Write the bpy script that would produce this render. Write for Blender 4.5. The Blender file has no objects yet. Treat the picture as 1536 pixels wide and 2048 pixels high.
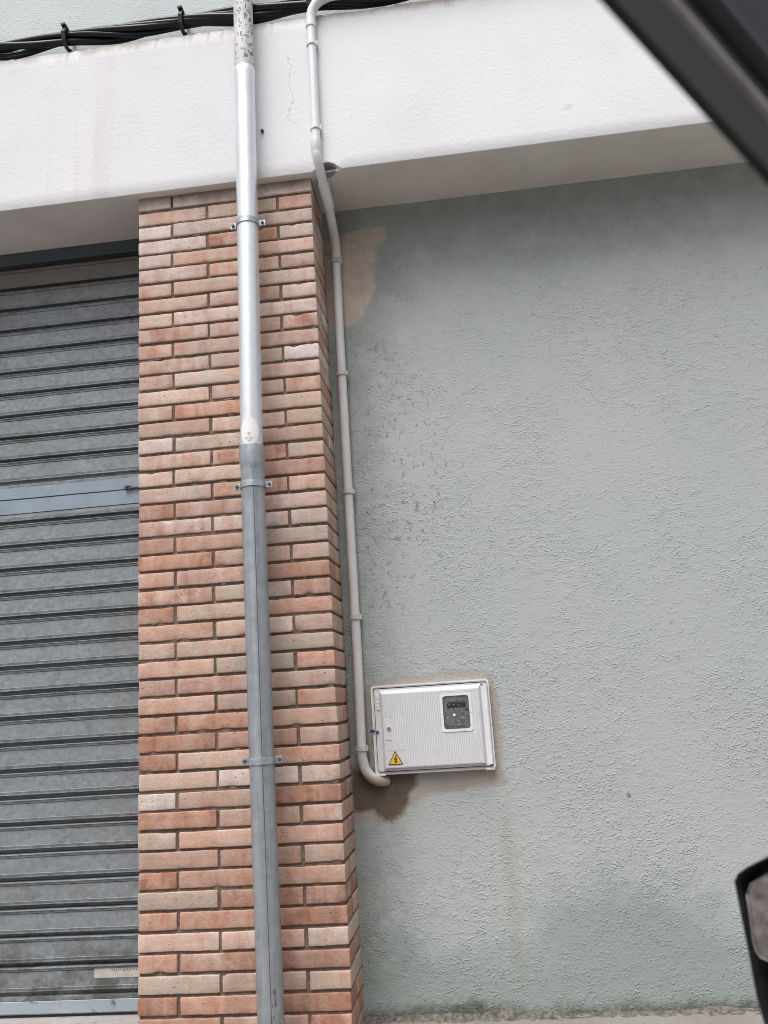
import bpy, bmesh, math, random
import numpy as np
from mathutils import Vector, Matrix, noise as mnoise

random.seed(7)
np.random.seed(7)
SC = bpy.context.scene
COL = SC.collection
rad = math.radians

# ------------------------------------------------------------------ camera
cam_d = bpy.data.cameras.new('camera')
cam = bpy.data.objects.new('camera', cam_d)
COL.objects.link(cam)
SC.camera = cam
_r = Vector((0.99186, 0.11046, -0.06318)).normalized()
_f = Vector((-0.09394, 0.97107, 0.21951)).normalized()
_r = (_r - _f * _r.dot(_f)).normalized()
_u = _r.cross(_f)
M = Matrix.Identity(4)
for i in range(3):
    M[i][0], M[i][1], M[i][2] = _r[i], _u[i], -_f[i]
M[0][3], M[1][3], M[2][3] = 1.1243, -2.7468, 1.0047
cam.matrix_world = M
cam_d.sensor_fit = 'VERTICAL'
cam_d.sensor_height = 36.0
cam_d.lens = 36.0 * 1679.084 / 2048.0
cam_d.clip_start = 0.02
cam_d.clip_end = 500.0
cam_d.dof.use_dof = True
cam_d.dof.focus_distance = 3.0
cam_d.dof.aperture_fstop = 29.5 / 5.2

# ------------------------------------------------------------------ light
SUN_EL, SUN_AZ = 64.0, 17.0        # azimuth: how far the bright part of the sky lies to the left of straight out from the wall
world = bpy.data.worlds.new('World')
SC.world = world
world.use_nodes = True
wn = world.node_tree
bg = wn.nodes['Background']
sky = wn.nodes.new('ShaderNodeTexSky')
sky.sky_type = 'NISHITA'
sky.sun_disc = False
sky.sun_elevation = rad(SUN_EL)
sky.sun_rotation = rad(180 + SUN_AZ)
sky.air_density = 1.0
sky.dust_density = 4.0
hs = wn.nodes.new('ShaderNodeHueSaturation')
hs.inputs['Saturation'].default_value = 0.35
wn.links.new(sky.outputs[0], hs.inputs['Color'])
wn.links.new(hs.outputs[0], bg.inputs['Color'])
bg.inputs['Strength'].default_value = 0.075

sun_d = bpy.data.lights.new('sun', 'SUN')
sun_d.energy = 1.35
sun_d.angle = rad(40)
sun_d.color = (1.0, 0.985, 0.97)
sun = bpy.data.objects.new('sun', sun_d)
COL.objects.link(sun)
sv = Vector((-math.sin(rad(SUN_AZ)) * math.cos(rad(SUN_EL)), -math.cos(rad(SUN_AZ)) * math.cos(rad(SUN_EL)), math.sin(rad(SUN_EL))))
sun.rotation_euler = sv.to_track_quat('Z', 'Y').to_euler()
sun.location = sv * 20

SC.view_settings.view_transform = 'Standard'
SC.view_settings.look = 'None'
SC.view_settings.exposure = 1.20
SC.view_settings.gamma = 1.0
SC.view_settings.use_curve_mapping = False
SC.render.engine = 'CYCLES'
SC.cycles.use_denoising = True
SC.cycles.filter_width = 1.0
SC.cycles.max_bounces = 8
SC.cycles.diffuse_bounces = 4

# ------------------------------------------------------------------ helpers
class NT:
    """small node-tree writer"""
    def __init__(self, name):
        self.m = bpy.data.materials.new(name)
        self.m.use_nodes = True
        self.t = self.m.node_tree
        self.p = self.t.nodes['Principled BSDF']
        self._pos = None

    def node(self, kind, **kw):
        n = self.t.nodes.new(kind)
        for k, v in kw.items():
            setattr(n, k, v)
        return n

    def put(self, sock, v):
        if isinstance(v, bpy.types.NodeSocket):
            self.t.links.new(v, sock)
        elif v is not None:
            if sock.type == 'RGBA' and len(v) == 3:
                v = (*v, 1.0)
            sock.default_value = v

    def pos(self):
        if self._pos is None:
            self._pos = self.node('ShaderNodeNewGeometry').outputs['Position']
        return self._pos

    def mapping(self, scale=(1, 1, 1), rot=(0, 0, 0), loc=(0, 0, 0), src=None):
        n = self.node('ShaderNodeMapping')
        self.put(n.inputs['Vector'], src or self.pos())
        n.inputs['Scale'].default_value = scale
        n.inputs['Rotation'].default_value = rot
        n.inputs['Location'].default_value = loc
        return n.outputs[0]

    def noise(self, scale, detail=3, rough=0.55, dist=0.0, vec=None, color=False, typ='FBM'):
        n = self.node('ShaderNodeTexNoise')
        try:
            n.noise_type = typ
        except Exception:
            pass
        self.put(n.inputs['Vector'], vec or self.pos())
        n.inputs['Scale'].default_value = scale
        n.inputs['Detail'].default_value = detail
        n.inputs['Roughness'].default_value = rough
        n.inputs['Distortion'].default_value = dist
        return n.outputs['Color' if color else 0]

    def voronoi(self, scale, vec=None, feature='F1', out='Distance', rnd=1.0):
        n = self.node('ShaderNodeTexVoronoi', feature=feature)
        self.put(n.inputs['Vector'], vec or self.pos())
        n.inputs['Scale'].default_value = scale
        n.inputs['Randomness'].default_value = rnd
        return n.outputs[out]

    def math(self, op, a, b=None, c=None, clamp=False):
        n = self.node('ShaderNodeMath', operation=op, use_clamp=clamp)
        for i, v in enumerate((a, b, c)):
            if v is not None:
                self.put(n.inputs[i], v)
        return n.outputs[0]

    def ss(self, v, lo, hi, o0=0.0, o1=1.0):
        n = self.node('ShaderNodeMapRange', interpolation_type='SMOOTHSTEP')
        self.put(n.inputs[0], v)
        n.inputs[1].default_value, n.inputs[2].default_value = lo, hi
        n.inputs[3].default_value, n.inputs[4].default_value = o0, o1
        return n.outputs[0]

    def lin(self, v, lo, hi, o0=0.0, o1=1.0):
        n = self.node('ShaderNodeMapRange')
        self.put(n.inputs[0], v)
        n.inputs[1].default_value, n.inputs[2].default_value = lo, hi
        n.inputs[3].default_value, n.inputs[4].default_value = o0, o1
        return n.outputs[0]

    def mix(self, fac, a, b, blend='MIX'):
        n = self.node('ShaderNodeMixRGB', blend_type=blend)
        self.put(n.inputs[0], fac)
        self.put(n.inputs[1], a)
        self.put(n.inputs[2], b)
        return n.outputs[0]

    def ramp(self, fac, stops, interp='LINEAR'):
        n = self.node('ShaderNodeValToRGB')
        self.put(n.inputs[0], fac)
        cr = n.color_ramp
        cr.interpolation = interp
        while len(cr.elements) < len(stops):
            cr.elements.new(0.5)
        for e, (p, c) in zip(cr.elements, stops):
            e.position = p
            e.color = (*c, 1.0) if len(c) == 3 else c
        return n.outputs[0]

    def attr(self, name, out='Fac'):
        return self.node('ShaderNodeAttribute', attribute_name=name).outputs[out]

    def xyz(self, vec=None):
        n = self.node('ShaderNodeSeparateXYZ')
        self.put(n.inputs[0], vec or self.pos())
        return n.outputs

    def bump(self, h, dist=0.005, strength=1.0, normal=None):
        n = self.node('ShaderNodeBump')
        self.put(n.inputs['Height'], h)
        n.inputs['Distance'].default_value = dist
        n.inputs['Strength'].default_value = strength
        if normal is not None:
            self.put(n.inputs['Normal'], normal)
        return n.outputs[0]

    def out(self, color=None, rough=None, metal=None, normal=None, spec=None, emit=None, emit_s=None):
        P = self.p.inputs
        if color is not None: self.put(P['Base Color'], color)
        if rough is not None: self.put(P['Roughness'], rough)
        if metal is not None: self.put(P['Metallic'], metal)
        if normal is not None: self.put(P['Normal'], normal)
        if spec is not None: self.put(P['Specular IOR Level'], spec)
        if emit is not None: self.put(P['Emission Color'], emit)
        if emit_s is not None: self.put(P['Emission Strength'], emit_s)
        return self.m


def simple(name, color, rough=0.5, metal=0.0, vary=0.12, scale=40.0, spec=None, bump=0.0):
    """one-colour material with a little grime and unevenness"""
    t = NT(name)
    n = t.noise(scale, 4, 0.6)
    dark = tuple(c * (1 - vary) for c in color)
    light = tuple(min(1, c * (1 + vary)) for c in color)
    col = t.ramp(n, [(0.3, dark), (0.7, light)])
    nr = t.bump(n, 0.002, bump) if bump else None
    return t.out(col, rough, metal, nr, spec)


def mesh_obj(name, V, F, mats, parent=None, smooth=False, mi=None):
    me = bpy.data.meshes.new(name)
    me.from_pydata([tuple(v) for v in V], [], [tuple(f) for f in F])
    if not isinstance(mats, (list, tuple)):
        mats = [mats]
    for m in mats:
        me.materials.append(m)
    if mi is not None:
        me.polygons.foreach_set('material_index', np.asarray(mi, dtype=np.int32))
    if smooth:
        me.polygons.foreach_set('use_smooth', [True] * len(me.polygons))
    me.update()
    o = bpy.data.objects.new(name, me)
    COL.objects.link(o)
    if parent:
        o.parent = parent
    return o


def empty(name, loc=(0, 0, 0), rz=0.0):
    o = bpy.data.objects.new(name, None)
    o.empty_display_size = 0.1
    o.location = loc
    o.rotation_euler = (0, 0, rz)
    COL.objects.link(o)
    return o


def tag(o, label, cat, group=None, kind=None):
    o['label'] = label
    o['category'] = cat
    if group: o['group'] = group
    if kind: o['kind'] = kind
    return o


class MB:
    """collects shapes into one mesh"""
    def __init__(self):
        self.V, self.F, self.I = [], [], []

    def add(self, V, F, mi=0):
        b = len(self.V)
        self.V += [tuple(v) for v in V]
        self.F += [tuple(i + b for i in f) for f in F]
        self.I += [mi] * len(F)

    def box(self, x0, x1, y0, y1, z0, z1, mi=0, bev=0.0):
        if bev <= 0:
            V = [(x, y, z) for z in (z0, z1) for y in (y0, y1) for x in (x0, x1)]
            F = [(0, 2, 3, 1), (4, 5, 7, 6), (0, 1, 5, 4), (2, 6, 7, 3), (0, 4, 6, 2), (1, 3, 7, 5)]
            self.add(V, F, mi)
        else:
            bm = bmesh.new()
            bmesh.ops.create_cube(bm, size=1)
            for v in bm.verts:
                v.co = Vector(((x0 + x1) / 2 + v.co.x * (x1 - x0), (y0 + y1) / 2 + v.co.y * (y1 - y0), (z0 + z1) / 2 + v.co.z * (z1 - z0)))
            bmesh.ops.bevel(bm, geom=bm.edges[:], offset=bev, segments=2, affect='EDGES', profile=0.6)
            bm.verts.index_update()
            self.add([v.co[:] for v in bm.verts], [[v.index for v in f.verts] for f in bm.faces], mi)
            bm.free()

    def tube(self, pts, r, seg=20, mi=0, caps=True, flat=None):
        pts = [Vector(p) for p in pts]
        n = len(pts)
        R = r if isinstance(r, (list, tuple, np.ndarray)) else [r] * n
        T = []
        for i in range(n):
            a, b = pts[max(i - 1, 0)], pts[min(i + 1, n - 1)]
            T.append((b - a).normalized())
        ref = Vector((0, 1, 0)) if abs(T[0].y) < 0.9 else Vector((1, 0, 0))
        nx = (ref - T[0] * ref.dot(T[0])).normalized()
        V, F = [], []
        for i in range(n):
            nx = (nx - T[i] * nx.dot(T[i])).normalized()
            ny = T[i].cross(nx)
            for k in range(seg):
                a = 2 * math.pi * k / seg
                V.append(pts[i] + (nx * math.cos(a) + ny * math.sin(a)) * R[i])
        for i in range(n - 1):
            for k in range(seg):
                k2 = (k + 1) % seg
                F.append((i * seg + k, i * seg + k2, (i + 1) * seg + k2, (i + 1) * seg + k))
        if caps:
            F.append(tuple(range(seg))[::-1])
            F.append(tuple((n - 1) * seg + k for k in range(seg)))
        self.add(V, F, mi)

    def prism(self, poly, y0, y1, mi=0):
        """polygon of (x, z) points extruded from y0 (front) to y1"""
        n = len(poly)
        V = [(x, y0, z) for x, z in poly] + [(x, y1, z) for x, z in poly]
        F = [tuple(range(n)), tuple(range(2 * n - 1, n - 1, -1))]
        F += [(i, n + i, n + (i + 1) % n, (i + 1) % n) for i in range(n)]
        self.add(V, F, mi)

    def ring(self, outer, inner, y0, y1, mi=0):
        n = len(outer)
        V = [(x, y0, z) for x, z in outer] + [(x, y0, z) for x, z in inner] + [(x, y1, z) for x, z in outer] + [(x, y1, z) for x, z in inner]
        F = []
        for i in range(n):
            j = (i + 1) % n
            F += [(i, j, n + j, n + i), (2 * n + i, 3 * n + i, 3 * n + j, 2 * n + j), (i, 2 * n + i, 2 * n + j, j), (n + i, n + j, 3 * n + j, 3 * n + i)]
        self.add(V, F, mi)

    def build(self, name, mats, parent=None, smooth=False, recalc=True, auto=None):
        o = mesh_obj(name, self.V, self.F, mats, parent, smooth, self.I)
        if recalc:
            bm = bmesh.new()
            bm.from_mesh(o.data)
            bmesh.ops.recalc_face_normals(bm, faces=bm.faces[:])
            bm.to_mesh(o.data)
            bm.free()
        if auto is not None:
            o.data.polygons.foreach_set('use_smooth', [True] * len(o.data.polygons))
            try:
                o.data.set_sharp_from_angle(angle=rad(auto))
            except Exception:
                pass
        return o


def rrect(x0, x1, z0, z1, r, n=5):
    P = []
    for cx, cz, a0 in ((x1 - r, z1 - r, 0), (x0 + r, z1 - r, 90), (x0 + r, z0 + r, 180), (x1 - r, z0 + r, 270)):
        for k in range(n + 1):
            a = rad(a0 + 90 * k / n)
            P.append((cx + r * math.cos(a), cz + r * math.sin(a)))
    return P


def poly_sd(X, Z, poly):
    """signed distance to a polygon, negative inside"""
    P = np.array(poly, float)
    d = np.full(X.shape, 1e9)
    inside = np.zeros(X.shape, bool)
    n = len(P)
    for i in range(n):
        a, b = P[i], P[(i + 1) % n]
        e = b - a
        t = np.clip(((X - a[0]) * e[0] + (Z - a[1]) * e[1]) / (e @ e), 0, 1)
        d = np.minimum(d, np.hypot(X - a[0] - t * e[0], Z - a[1] - t * e[1]))
        c = (a[1] > Z) != (b[1] > Z)
        with np.errstate(divide='ignore', invalid='ignore'):
            xi = (b[0] - a[0]) * (Z - a[1]) / (b[1] - a[1] if b[1] != a[1] else 1e-9) + a[0]
        inside ^= c & (X < xi)
    return np.where(inside, -d, d)

# ------------------------------------------------------------------ dimensions
PW = 0.665           # pillar width
COURSE = 0.06
WALL_Y = 0.238       # face of the stucco wall
SHUT_Y = 0.265       # face of the shutter
BEAM_Z = 2.922       # underside of the beam
BEAM_Y = -0.035      # face of the beam
BEAM_TOP = 3.600
UP_Y = 0.03          # face of the wall above the beam

# ------------------------------------------------------------------ materials of the setting
def stucco_height(t, scale=1.0):
    """grains and short dabs thrown on the wall, flatter in places"""
    v = t.mapping((1.0, 1.0, 1.25), (0, rad(35), 0))
    w = t.node('ShaderNodeVectorMath', operation='MULTIPLY_ADD')      # warp the cells so that no two look alike
    t.put(w.inputs[0], t.noise(60 * scale, 2, 0.5, 0, v, True))
    w.inputs[1].default_value = (0.012, 0.012, 0.012)
    t.put(w.inputs[2], v)
    a = t.ss(t.voronoi(112 * scale, w.outputs[0]), 0.62, 0.12)
    keep = t.ss(t.noise(30 * scale, 3, 0.6, 0, v), 0.42, 0.60)
    b = t.noise(120 * scale, 4, 0.7, 0.0, v)
    c = t.noise(40 * scale, 3, 0.6, 0.2, v)
    amp = t.ss(t.noise(3.1, 4, 0.65), 0.34, 0.66, 0.45, 1.15)
    h = t.math('ADD', t.math('MULTIPLY', t.math('MULTIPLY', a, keep), 0.50), t.math('ADD', t.math('MULTIPLY', b, 0.55), t.math('MULTIPLY', c, 0.50)))
    worm = t.math('ADD', t.math('MULTIPLY', b, 0.5), t.math('MULTIPLY', c, 0.5))
    return t.math('MULTIPLY', h, amp), worm, b


def mat_wall():
    t = NT('green_grey_stucco')
    h, worm, fine = stucco_height(t)
    big = t.noise(1.3, 4, 0.6)
    mid = t.noise(6.0, 4, 0.65)
    n_e = t.math('SUBTRACT', t.noise(9.0, 5, 0.65), 0.5)      # edge breakup
    n_f = t.math('SUBTRACT', t.noise(38.0, 4, 0.7), 0.5)
    col = t.ramp(big, [(0.25, (0.375, 0.402, 0.394)), (0.55, (0.402, 0.422, 0.413)), (0.80, (0.432, 0.442, 0.430))])
    col = t.mix(t.ss(mid, 0.48, 0.75, 0, 0.16), col, (0.41, 0.435, 0.425))
    # dust and painted cavity shade in the hollows of the texture
    col = t.mix(t.math('MULTIPLY', t.ss(worm, 0.46, 0.34, 0, 0.45), t.ss(t.noise(4.3, 4, 0.7), 0.42, 0.6)), col, (0.27, 0.285, 0.275))
    col = t.mix(t.ss(worm, 0.44, 0.32, 0, 0.20), col, (0.25, 0.265, 0.255))

    def edge(name, amp=0.10, w=0.04, amp2=0.02):
        sd = t.attr(name)
        s = t.math('ADD', sd, t.math('ADD', t.math('MULTIPLY', n_e, amp), t.math('MULTIPLY', n_f, amp2)))
        return t.ss(s, w, -w)
    # damp algae near the foot
    e = edge('algae', 0.34, 0.13, 0.16)
    col = t.mix(t.math('MULTIPLY', e, 0.66), col, (0.225, 0.272, 0.250))
    # sooty grime plus painted shade, under the beam and beside the pillar
    e = edge('grime_shade', 0.40, 0.18, 0.16)
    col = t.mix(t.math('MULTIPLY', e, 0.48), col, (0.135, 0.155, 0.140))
    # specks
    sp = t.math('MULTIPLY', t.ss(t.noise(62, 4, 0.7, 0, t.mapping((1.0, 1, 0.6))), 0.565, 0.64), edge('specks', 0.35, 0.12))
    col = t.mix(t.math('MULTIPLY', sp, 0.55), col, (0.11, 0.115, 0.105))
    # rain streak
    e = edge('streak', 0.03, 0.02, 0.02)
    col = t.mix(t.math('MULTIPLY', e, 0.30), col, (0.30, 0.26, 0.225))
    # bare render round the cabinet
    e = edge('bare', 0.06, 0.010, 0.022)
    col = t.mix(t.math('MULTIPLY', e, 0.66), col, t.ramp(mid, [(0.3, (0.25, 0.195, 0.16)), (0.7, (0.41, 0.34, 0.29))]))
    e2 = edge('wet', 0.055, 0.014, 0.022)
    col = t.mix(t.math('MULTIPLY', e2, 0.86), col, t.ramp(mid, [(0.3, (0.050, 0.031, 0.021)), (0.7, (0.10, 0.066, 0.046))]))
    e3 = edge('patch', 0.085, 0.012, 0.020)
    pm = t.noise(22, 4, 0.65, 0.3)
    col = t.mix(t.math('MULTIPLY', e3, 0.88), col, t.ramp(pm, [(0.3, (0.39, 0.315, 0.262)), (0.7, (0.50, 0.415, 0.35))]))
    e4 = edge('foot', 0.07, 0.03, 0.06)
    col = t.mix(t.math('MULTIPLY', e4, 0.80), col, t.ramp(n_f, [(0.0, (0.05, 0.043, 0.032)), (0.55, (0.17, 0.15, 0.12))]))
    e5 = edge('crack', 0.004, 0.0016, 0.001)
    col = t.mix(t.math('MULTIPLY', e5, 0.75), col, (0.10, 0.10, 0.09))
    # pits where the paint has come off
    pit = t.math('MULTIPLY', t.ss(t.math('ADD', t.voronoi(5.2), t.math('MULTIPLY', n_f, 0.16)), 0.050, 0.020), t.ss(t.noise(2.1, 2), 0.52, 0.60))
    col = t.mix(t.math('MULTIPLY', pit, 0.7), col, (0.13, 0.12, 0.105))
    chip = t.math('MULTIPLY', t.ss(t.math('ADD', t.voronoi(3.1, t.mapping((1, 1, 1), (0, 0, 0), (3.3, 0, 1.7))), t.math('MULTIPLY', n_f, 0.10)), 0.028, 0.014), t.ss(t.noise(1.7, 2), 0.55, 0.62))
    col = t.mix(chip, col, (0.72, 0.71, 0.69))
    flat = t.math('MAXIMUM', t.math('MULTIPLY', e3, 0.75), t.math('MULTIPLY', e, 0.35))
    hh = t.math('MULTIPLY', h, t.math('SUBTRACT', 1.0, flat))
    nr = t.bump(hh, 0.0037, 1.0)
    return t.out(col, 0.92, 0, nr, 0.25)


def mat_upper():
    t = NT('pale_stucco')
    h, worm, fine = stucco_height(t, 0.85)
    big = t.noise(2.0, 4, 0.6)
    col = t.ramp(big, [(0.3, (0.50, 0.545, 0.545)), (0.7, (0.56, 0.595, 0.59))])
    col = t.mix(t.ss(worm, 0.44, 0.32, 0, 0.2), col, (0.36, 0.39, 0.39))
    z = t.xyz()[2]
    dirt_shade = t.ss(t.math('ADD', z, t.math('MULTIPLY', t.noise(12, 4, 0.7), 0.06)), 3.70, 3.63)  # shadow of the cables, painted along the foot of this wall
    col = t.mix(t.math('MULTIPLY', dirt_shade, 0.75), col, (0.20, 0.20, 0.19))
    return t.out(col, 0.9, 0, t.bump(h, 0.0030, 0.9), 0.25)


def mat_beam():
    t = NT('white_painted_render')
    a = t.noise(60, 5, 0.66, 0.2)
    b = t.noise(120, 3, 0.6)
    h = t.math('ADD', t.math('MULTIPLY', t.ss(a, 0.38, 0.68), 0.7), t.math('MULTIPLY', b, 0.3))
    big = t.noise(1.6, 4, 0.6)
    col = t.ramp(big, [(0.3, (0.69, 0.687, 0.699)), (0.7, (0.75, 0.75, 0.763))])
    x, y, z = t.xyz()
    # runs of pinkish dirt down the face
    run = t.noise(7.0, 3, 0.6, 0.0, t.mapping((1.0, 1.0, 0.06)))
    col = t.mix(t.math('MULTIPLY', t.math('MULTIPLY', t.ss(run, 0.54, 0.70), t.ss(x, 0.75, -0.1)), 0.30), col, (0.58, 0.50, 0.48))
    # worn upper edge
    nz = t.math('ADD', z, t.math('MULTIPLY', t.math('SUBTRACT', t.noise(14, 5, 0.7), 0.5), 0.10))
    col = t.mix(t.math('MULTIPLY', t.ss(nz, 3.555, 3.605), 0.75), col, (0.42, 0.34, 0.28))
    ltx = t.ss(x, 1.6, -0.4)
    col = t.mix(t.math('MULTIPLY', ltx, 0.12), col, (0.55, 0.48, 0.47))
    # pits
    pit = t.math('MULTIPLY', t.ss(t.voronoi(9.0), 0.045, 0.025), t.ss(t.noise(2.7, 2), 0.50, 0.58))
    col = t.mix(t.math('MULTIPLY', pit, 0.8), col, (0.25, 0.22, 0.19))
    # hairline cracks
    cv = t.voronoi(2.3, t.mapping((1.0, 1.0, 0.75), (0, rad(12), 0), (0.3, 0, 0.4)), feature='DISTANCE_TO_EDGE')
    cr = t.math('MULTIPLY', t.ss(t.math('ADD', cv, t.math('MULTIPLY', t.math('SUBTRACT', t.noise(25, 3), 0.5), 0.02)), 0.006, 0.002), t.ss(t.noise(3.3, 2), 0.60, 0.66))
    col = t.mix(t.math('MULTIPLY', cr, 0.45), col, (0.30, 0.27, 0.25))
    ck = t.math('ADD', t.math('SUBTRACT', x, 0.612), t.math('MULTIPLY', t.math('SUBTRACT', t.noise(9, 4, 0.7), 0.5), 0.16))
    ckm = t.math('MULTIPLY', t.ss(t.math('ABSOLUTE', ck), 0.0022, 0.0006), t.math('MULTIPLY', t.ss(z, 3.10, 3.16), t.ss(z, 3.50, 3.44)))
    col = t.mix(t.math('MULTIPLY', ckm, 0.6), col, (0.33, 0.31, 0.29))
    # underside is bare, dusty plaster
    under = t.ss(z, BEAM_Z + 0.0012, BEAM_Z + 0.0004)
    ucol = t.ramp(t.noise(3.5, 4, 0.6), [(0.3, (0.60, 0.555, 0.52)), (0.7, (0.71, 0.665, 0.63))])
    col = t.mix(under, col, ucol)
    # the broken corner where the conduit passes: bare dark concrete
    dv = t.node('ShaderNodeVectorMath', operation='DISTANCE')
    t.put(dv.inputs[0], t.pos())
    dv.inputs[1].default_value = (0.733, BEAM_Y + 0.012, BEAM_Z + 0.004)
    hole = t.ss(t.math('ADD', dv.outputs['Value'], t.math('MULTIPLY', t.math('SUBTRACT', t.noise(40, 3), 0.5), 0.03)), 0.040, 0.026)
    col = t.mix(t.math('MULTIPLY', hole, 0.85), col, (0.20, 0.175, 0.155))
    hh = t.math('MULTIPLY', h, t.math('SUBTRACT', 1.0, t.math('MULTIPLY', under, 0.7)))
    return t.out(col, 0.9, 0, t.bump(hh, 0.0007, 0.8), 0.25)


def mat_brick():
    t = NT('weathered_brick')
    tone = t.attr('tone')
    pale = t.attr('pale')
    br = t.attr('shade')
    off = t.node('ShaderNodeVectorMath', operation='ADD')
    t.put(off.inputs[0], t.pos())
    cmb = t.node('ShaderNodeCombineXYZ')
    for i in range(3):
        t.put(cmb.inputs[i], t.math('MULTIPLY', tone, 31.0 + 17 * i))
    t.put(off.inputs[1], cmb.outputs[0])
    P = off.outputs[0]
    bands = t.noise(26, 2, 0.5, 0.3, t.mapping((1, 1, 0.16), src=P))
    blot = t.noise(21, 4, 0.6, 0.6, P)
    grain = t.noise(130, 4, 0.75, 0, P)
    f = t.math('ADD', tone, t.math('ADD', t.math('MULTIPLY', t.math('SUBTRACT', bands, 0.5), 0.80), t.math('MULTIPLY', t.math('SUBTRACT', blot, 0.5), 0.90)), clamp=True)
    col = t.ramp(f, [(0.0, (0.31, 0.142, 0.095)), (0.20, (0.425, 0.222, 0.152)), (0.40, (0.480, 0.286, 0.218)), (0.62, (0.505, 0.345, 0.276)), (0.82, (0.500, 0.382, 0.302)), (1.0, (0.43, 0.36, 0.30))])
    wn_ = t.math('ADD', pale, t.math('ADD', t.math('MULTIPLY', t.math('SUBTRACT', t.noise(14, 4, 0.6, 0.4, P), 0.5), 0.9), t.math('MULTIPLY', t.math('SUBTRACT', bands, 0.5), 0.4)))
    col = t.mix(t.ss(wn_, 0.22, 0.95, 0, 0.85), col, (0.68, 0.585, 0.55))
    col = t.mix(t.ss(grain, 0.50, 0.72, 0, 0.42), col, (0.20, 0.135, 0.105))
    dust = t.noise(17, 5, 0.7, 0.3, P)
    col = t.mix(t.ss(dust, 0.42, 0.72, 0.0, 0.36), col, (0.40, 0.325, 0.275))
    sc = t.node('ShaderNodeHueSaturation')
    sc.inputs['Saturation'].default_value = 1.0
    t.put(sc.inputs['Color'], col)
    t.put(sc.inputs['Value'], br)
    col = sc.outputs[0]
    # dark nicks and scratches
    nick = t.math('MULTIPLY', t.ss(t.voronoi(24, t.mapping((1, 1, 2.0), src=P)), 0.13, 0.07), t.ss(t.noise(9, 2, 0.5, 0, P), 0.50, 0.58))
    col = t.mix(t.math('MULTIPLY', nick, 0.85), col, (0.13, 0.085, 0.06))
    # dirt washed across several courses
    wash = t.noise(5.5, 5, 0.7, 0.3, t.mapping((1.0, 1.0, 0.35)))
    col = t.mix(t.ss(wash, 0.50, 0.74, 0, 0.42), col, (0.245, 0.170, 0.130))
    smear = t.math('MULTIPLY', t.ss(t.noise(19, 5, 0.72, 0.5), 0.60, 0.72), 0.40)
    col = t.mix(smear, col, (0.56, 0.48, 0.435))
    # top course coloured darker, with a ragged edge
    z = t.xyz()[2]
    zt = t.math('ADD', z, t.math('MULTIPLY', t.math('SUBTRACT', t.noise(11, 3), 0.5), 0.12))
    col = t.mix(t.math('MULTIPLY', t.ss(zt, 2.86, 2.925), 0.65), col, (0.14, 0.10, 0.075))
    hb = t.math('ADD', t.math('MULTIPLY', blot, 0.5), t.math('MULTIPLY', grain, 0.35))
    nr = t.bump(hb, 0.005, 1.0)
    return t.out(col, 0.88, 0, nr, 0.3)


def mat_mortar():
    t = NT('raked_mortar')
    n = t.noise(60, 4, 0.7)
    col = t.ramp(n, [(0.3, (0.125, 0.090, 0.072)), (0.7, (0.235, 0.180, 0.148))])
    return t.out(col, 0.95, 0, t.bump(n, 0.008, 1.0), 0.2)


def zinc(name, base=0.36, blue=1.0, dirt_shade=0.5, rough=0.52, metal=0.55, spangle=60.0):
    t = NT(name)
    P = t.mapping((1.0, 1.0, 1.0))
    v = t.voronoi(spangle, t.mapping((0.8, 1, 1.15)), out='Color')
    g = t.node('ShaderNodeSeparateColor')
    t.put(g.inputs[0], v)
    sp = t.math('MULTIPLY', t.math('SUBTRACT', g.outputs[0], 0.5), 0.30)
    n1 = t.noise(70, 4, 0.75)
    n2 = t.noise(3.2, 4, 0.6)
    n3 = t.noise(11, 5, 0.7, 0.0, t.mapping((1.0, 1, 0.8)))
    k = t.math('ADD', 0.5, t.math('ADD', sp, t.math('MULTIPLY', t.math('SUBTRACT', n1, 0.5), 0.65)), clamp=True)
    lo, hi = base * 0.62, base * 1.32
    col = t.ramp(k, [(0.1, (lo * 0.93, lo, lo * (1.0 + 0.05 * blue))), (0.9, (hi * 0.93, hi, hi * (1.0 + 0.04 * blue)))])
    col = t.mix(t.ss(n2, 0.42, 0.75, 0, dirt_shade * 0.6), col, (base * 0.55, base * 0.56, base * 0.54))
    col = t.mix(t.ss(n3, 0.55, 0.72, 0, dirt_shade * 0.6), col, (base * 0.38, base * 0.38, base * 0.36))
    return t, col, t.math('ADD', rough, t.math('MULTIPLY', t.math('SUBTRACT', n3, 0.5), 0.3)), metal, t.bump(n1, 0.0015, 0.5)


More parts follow.
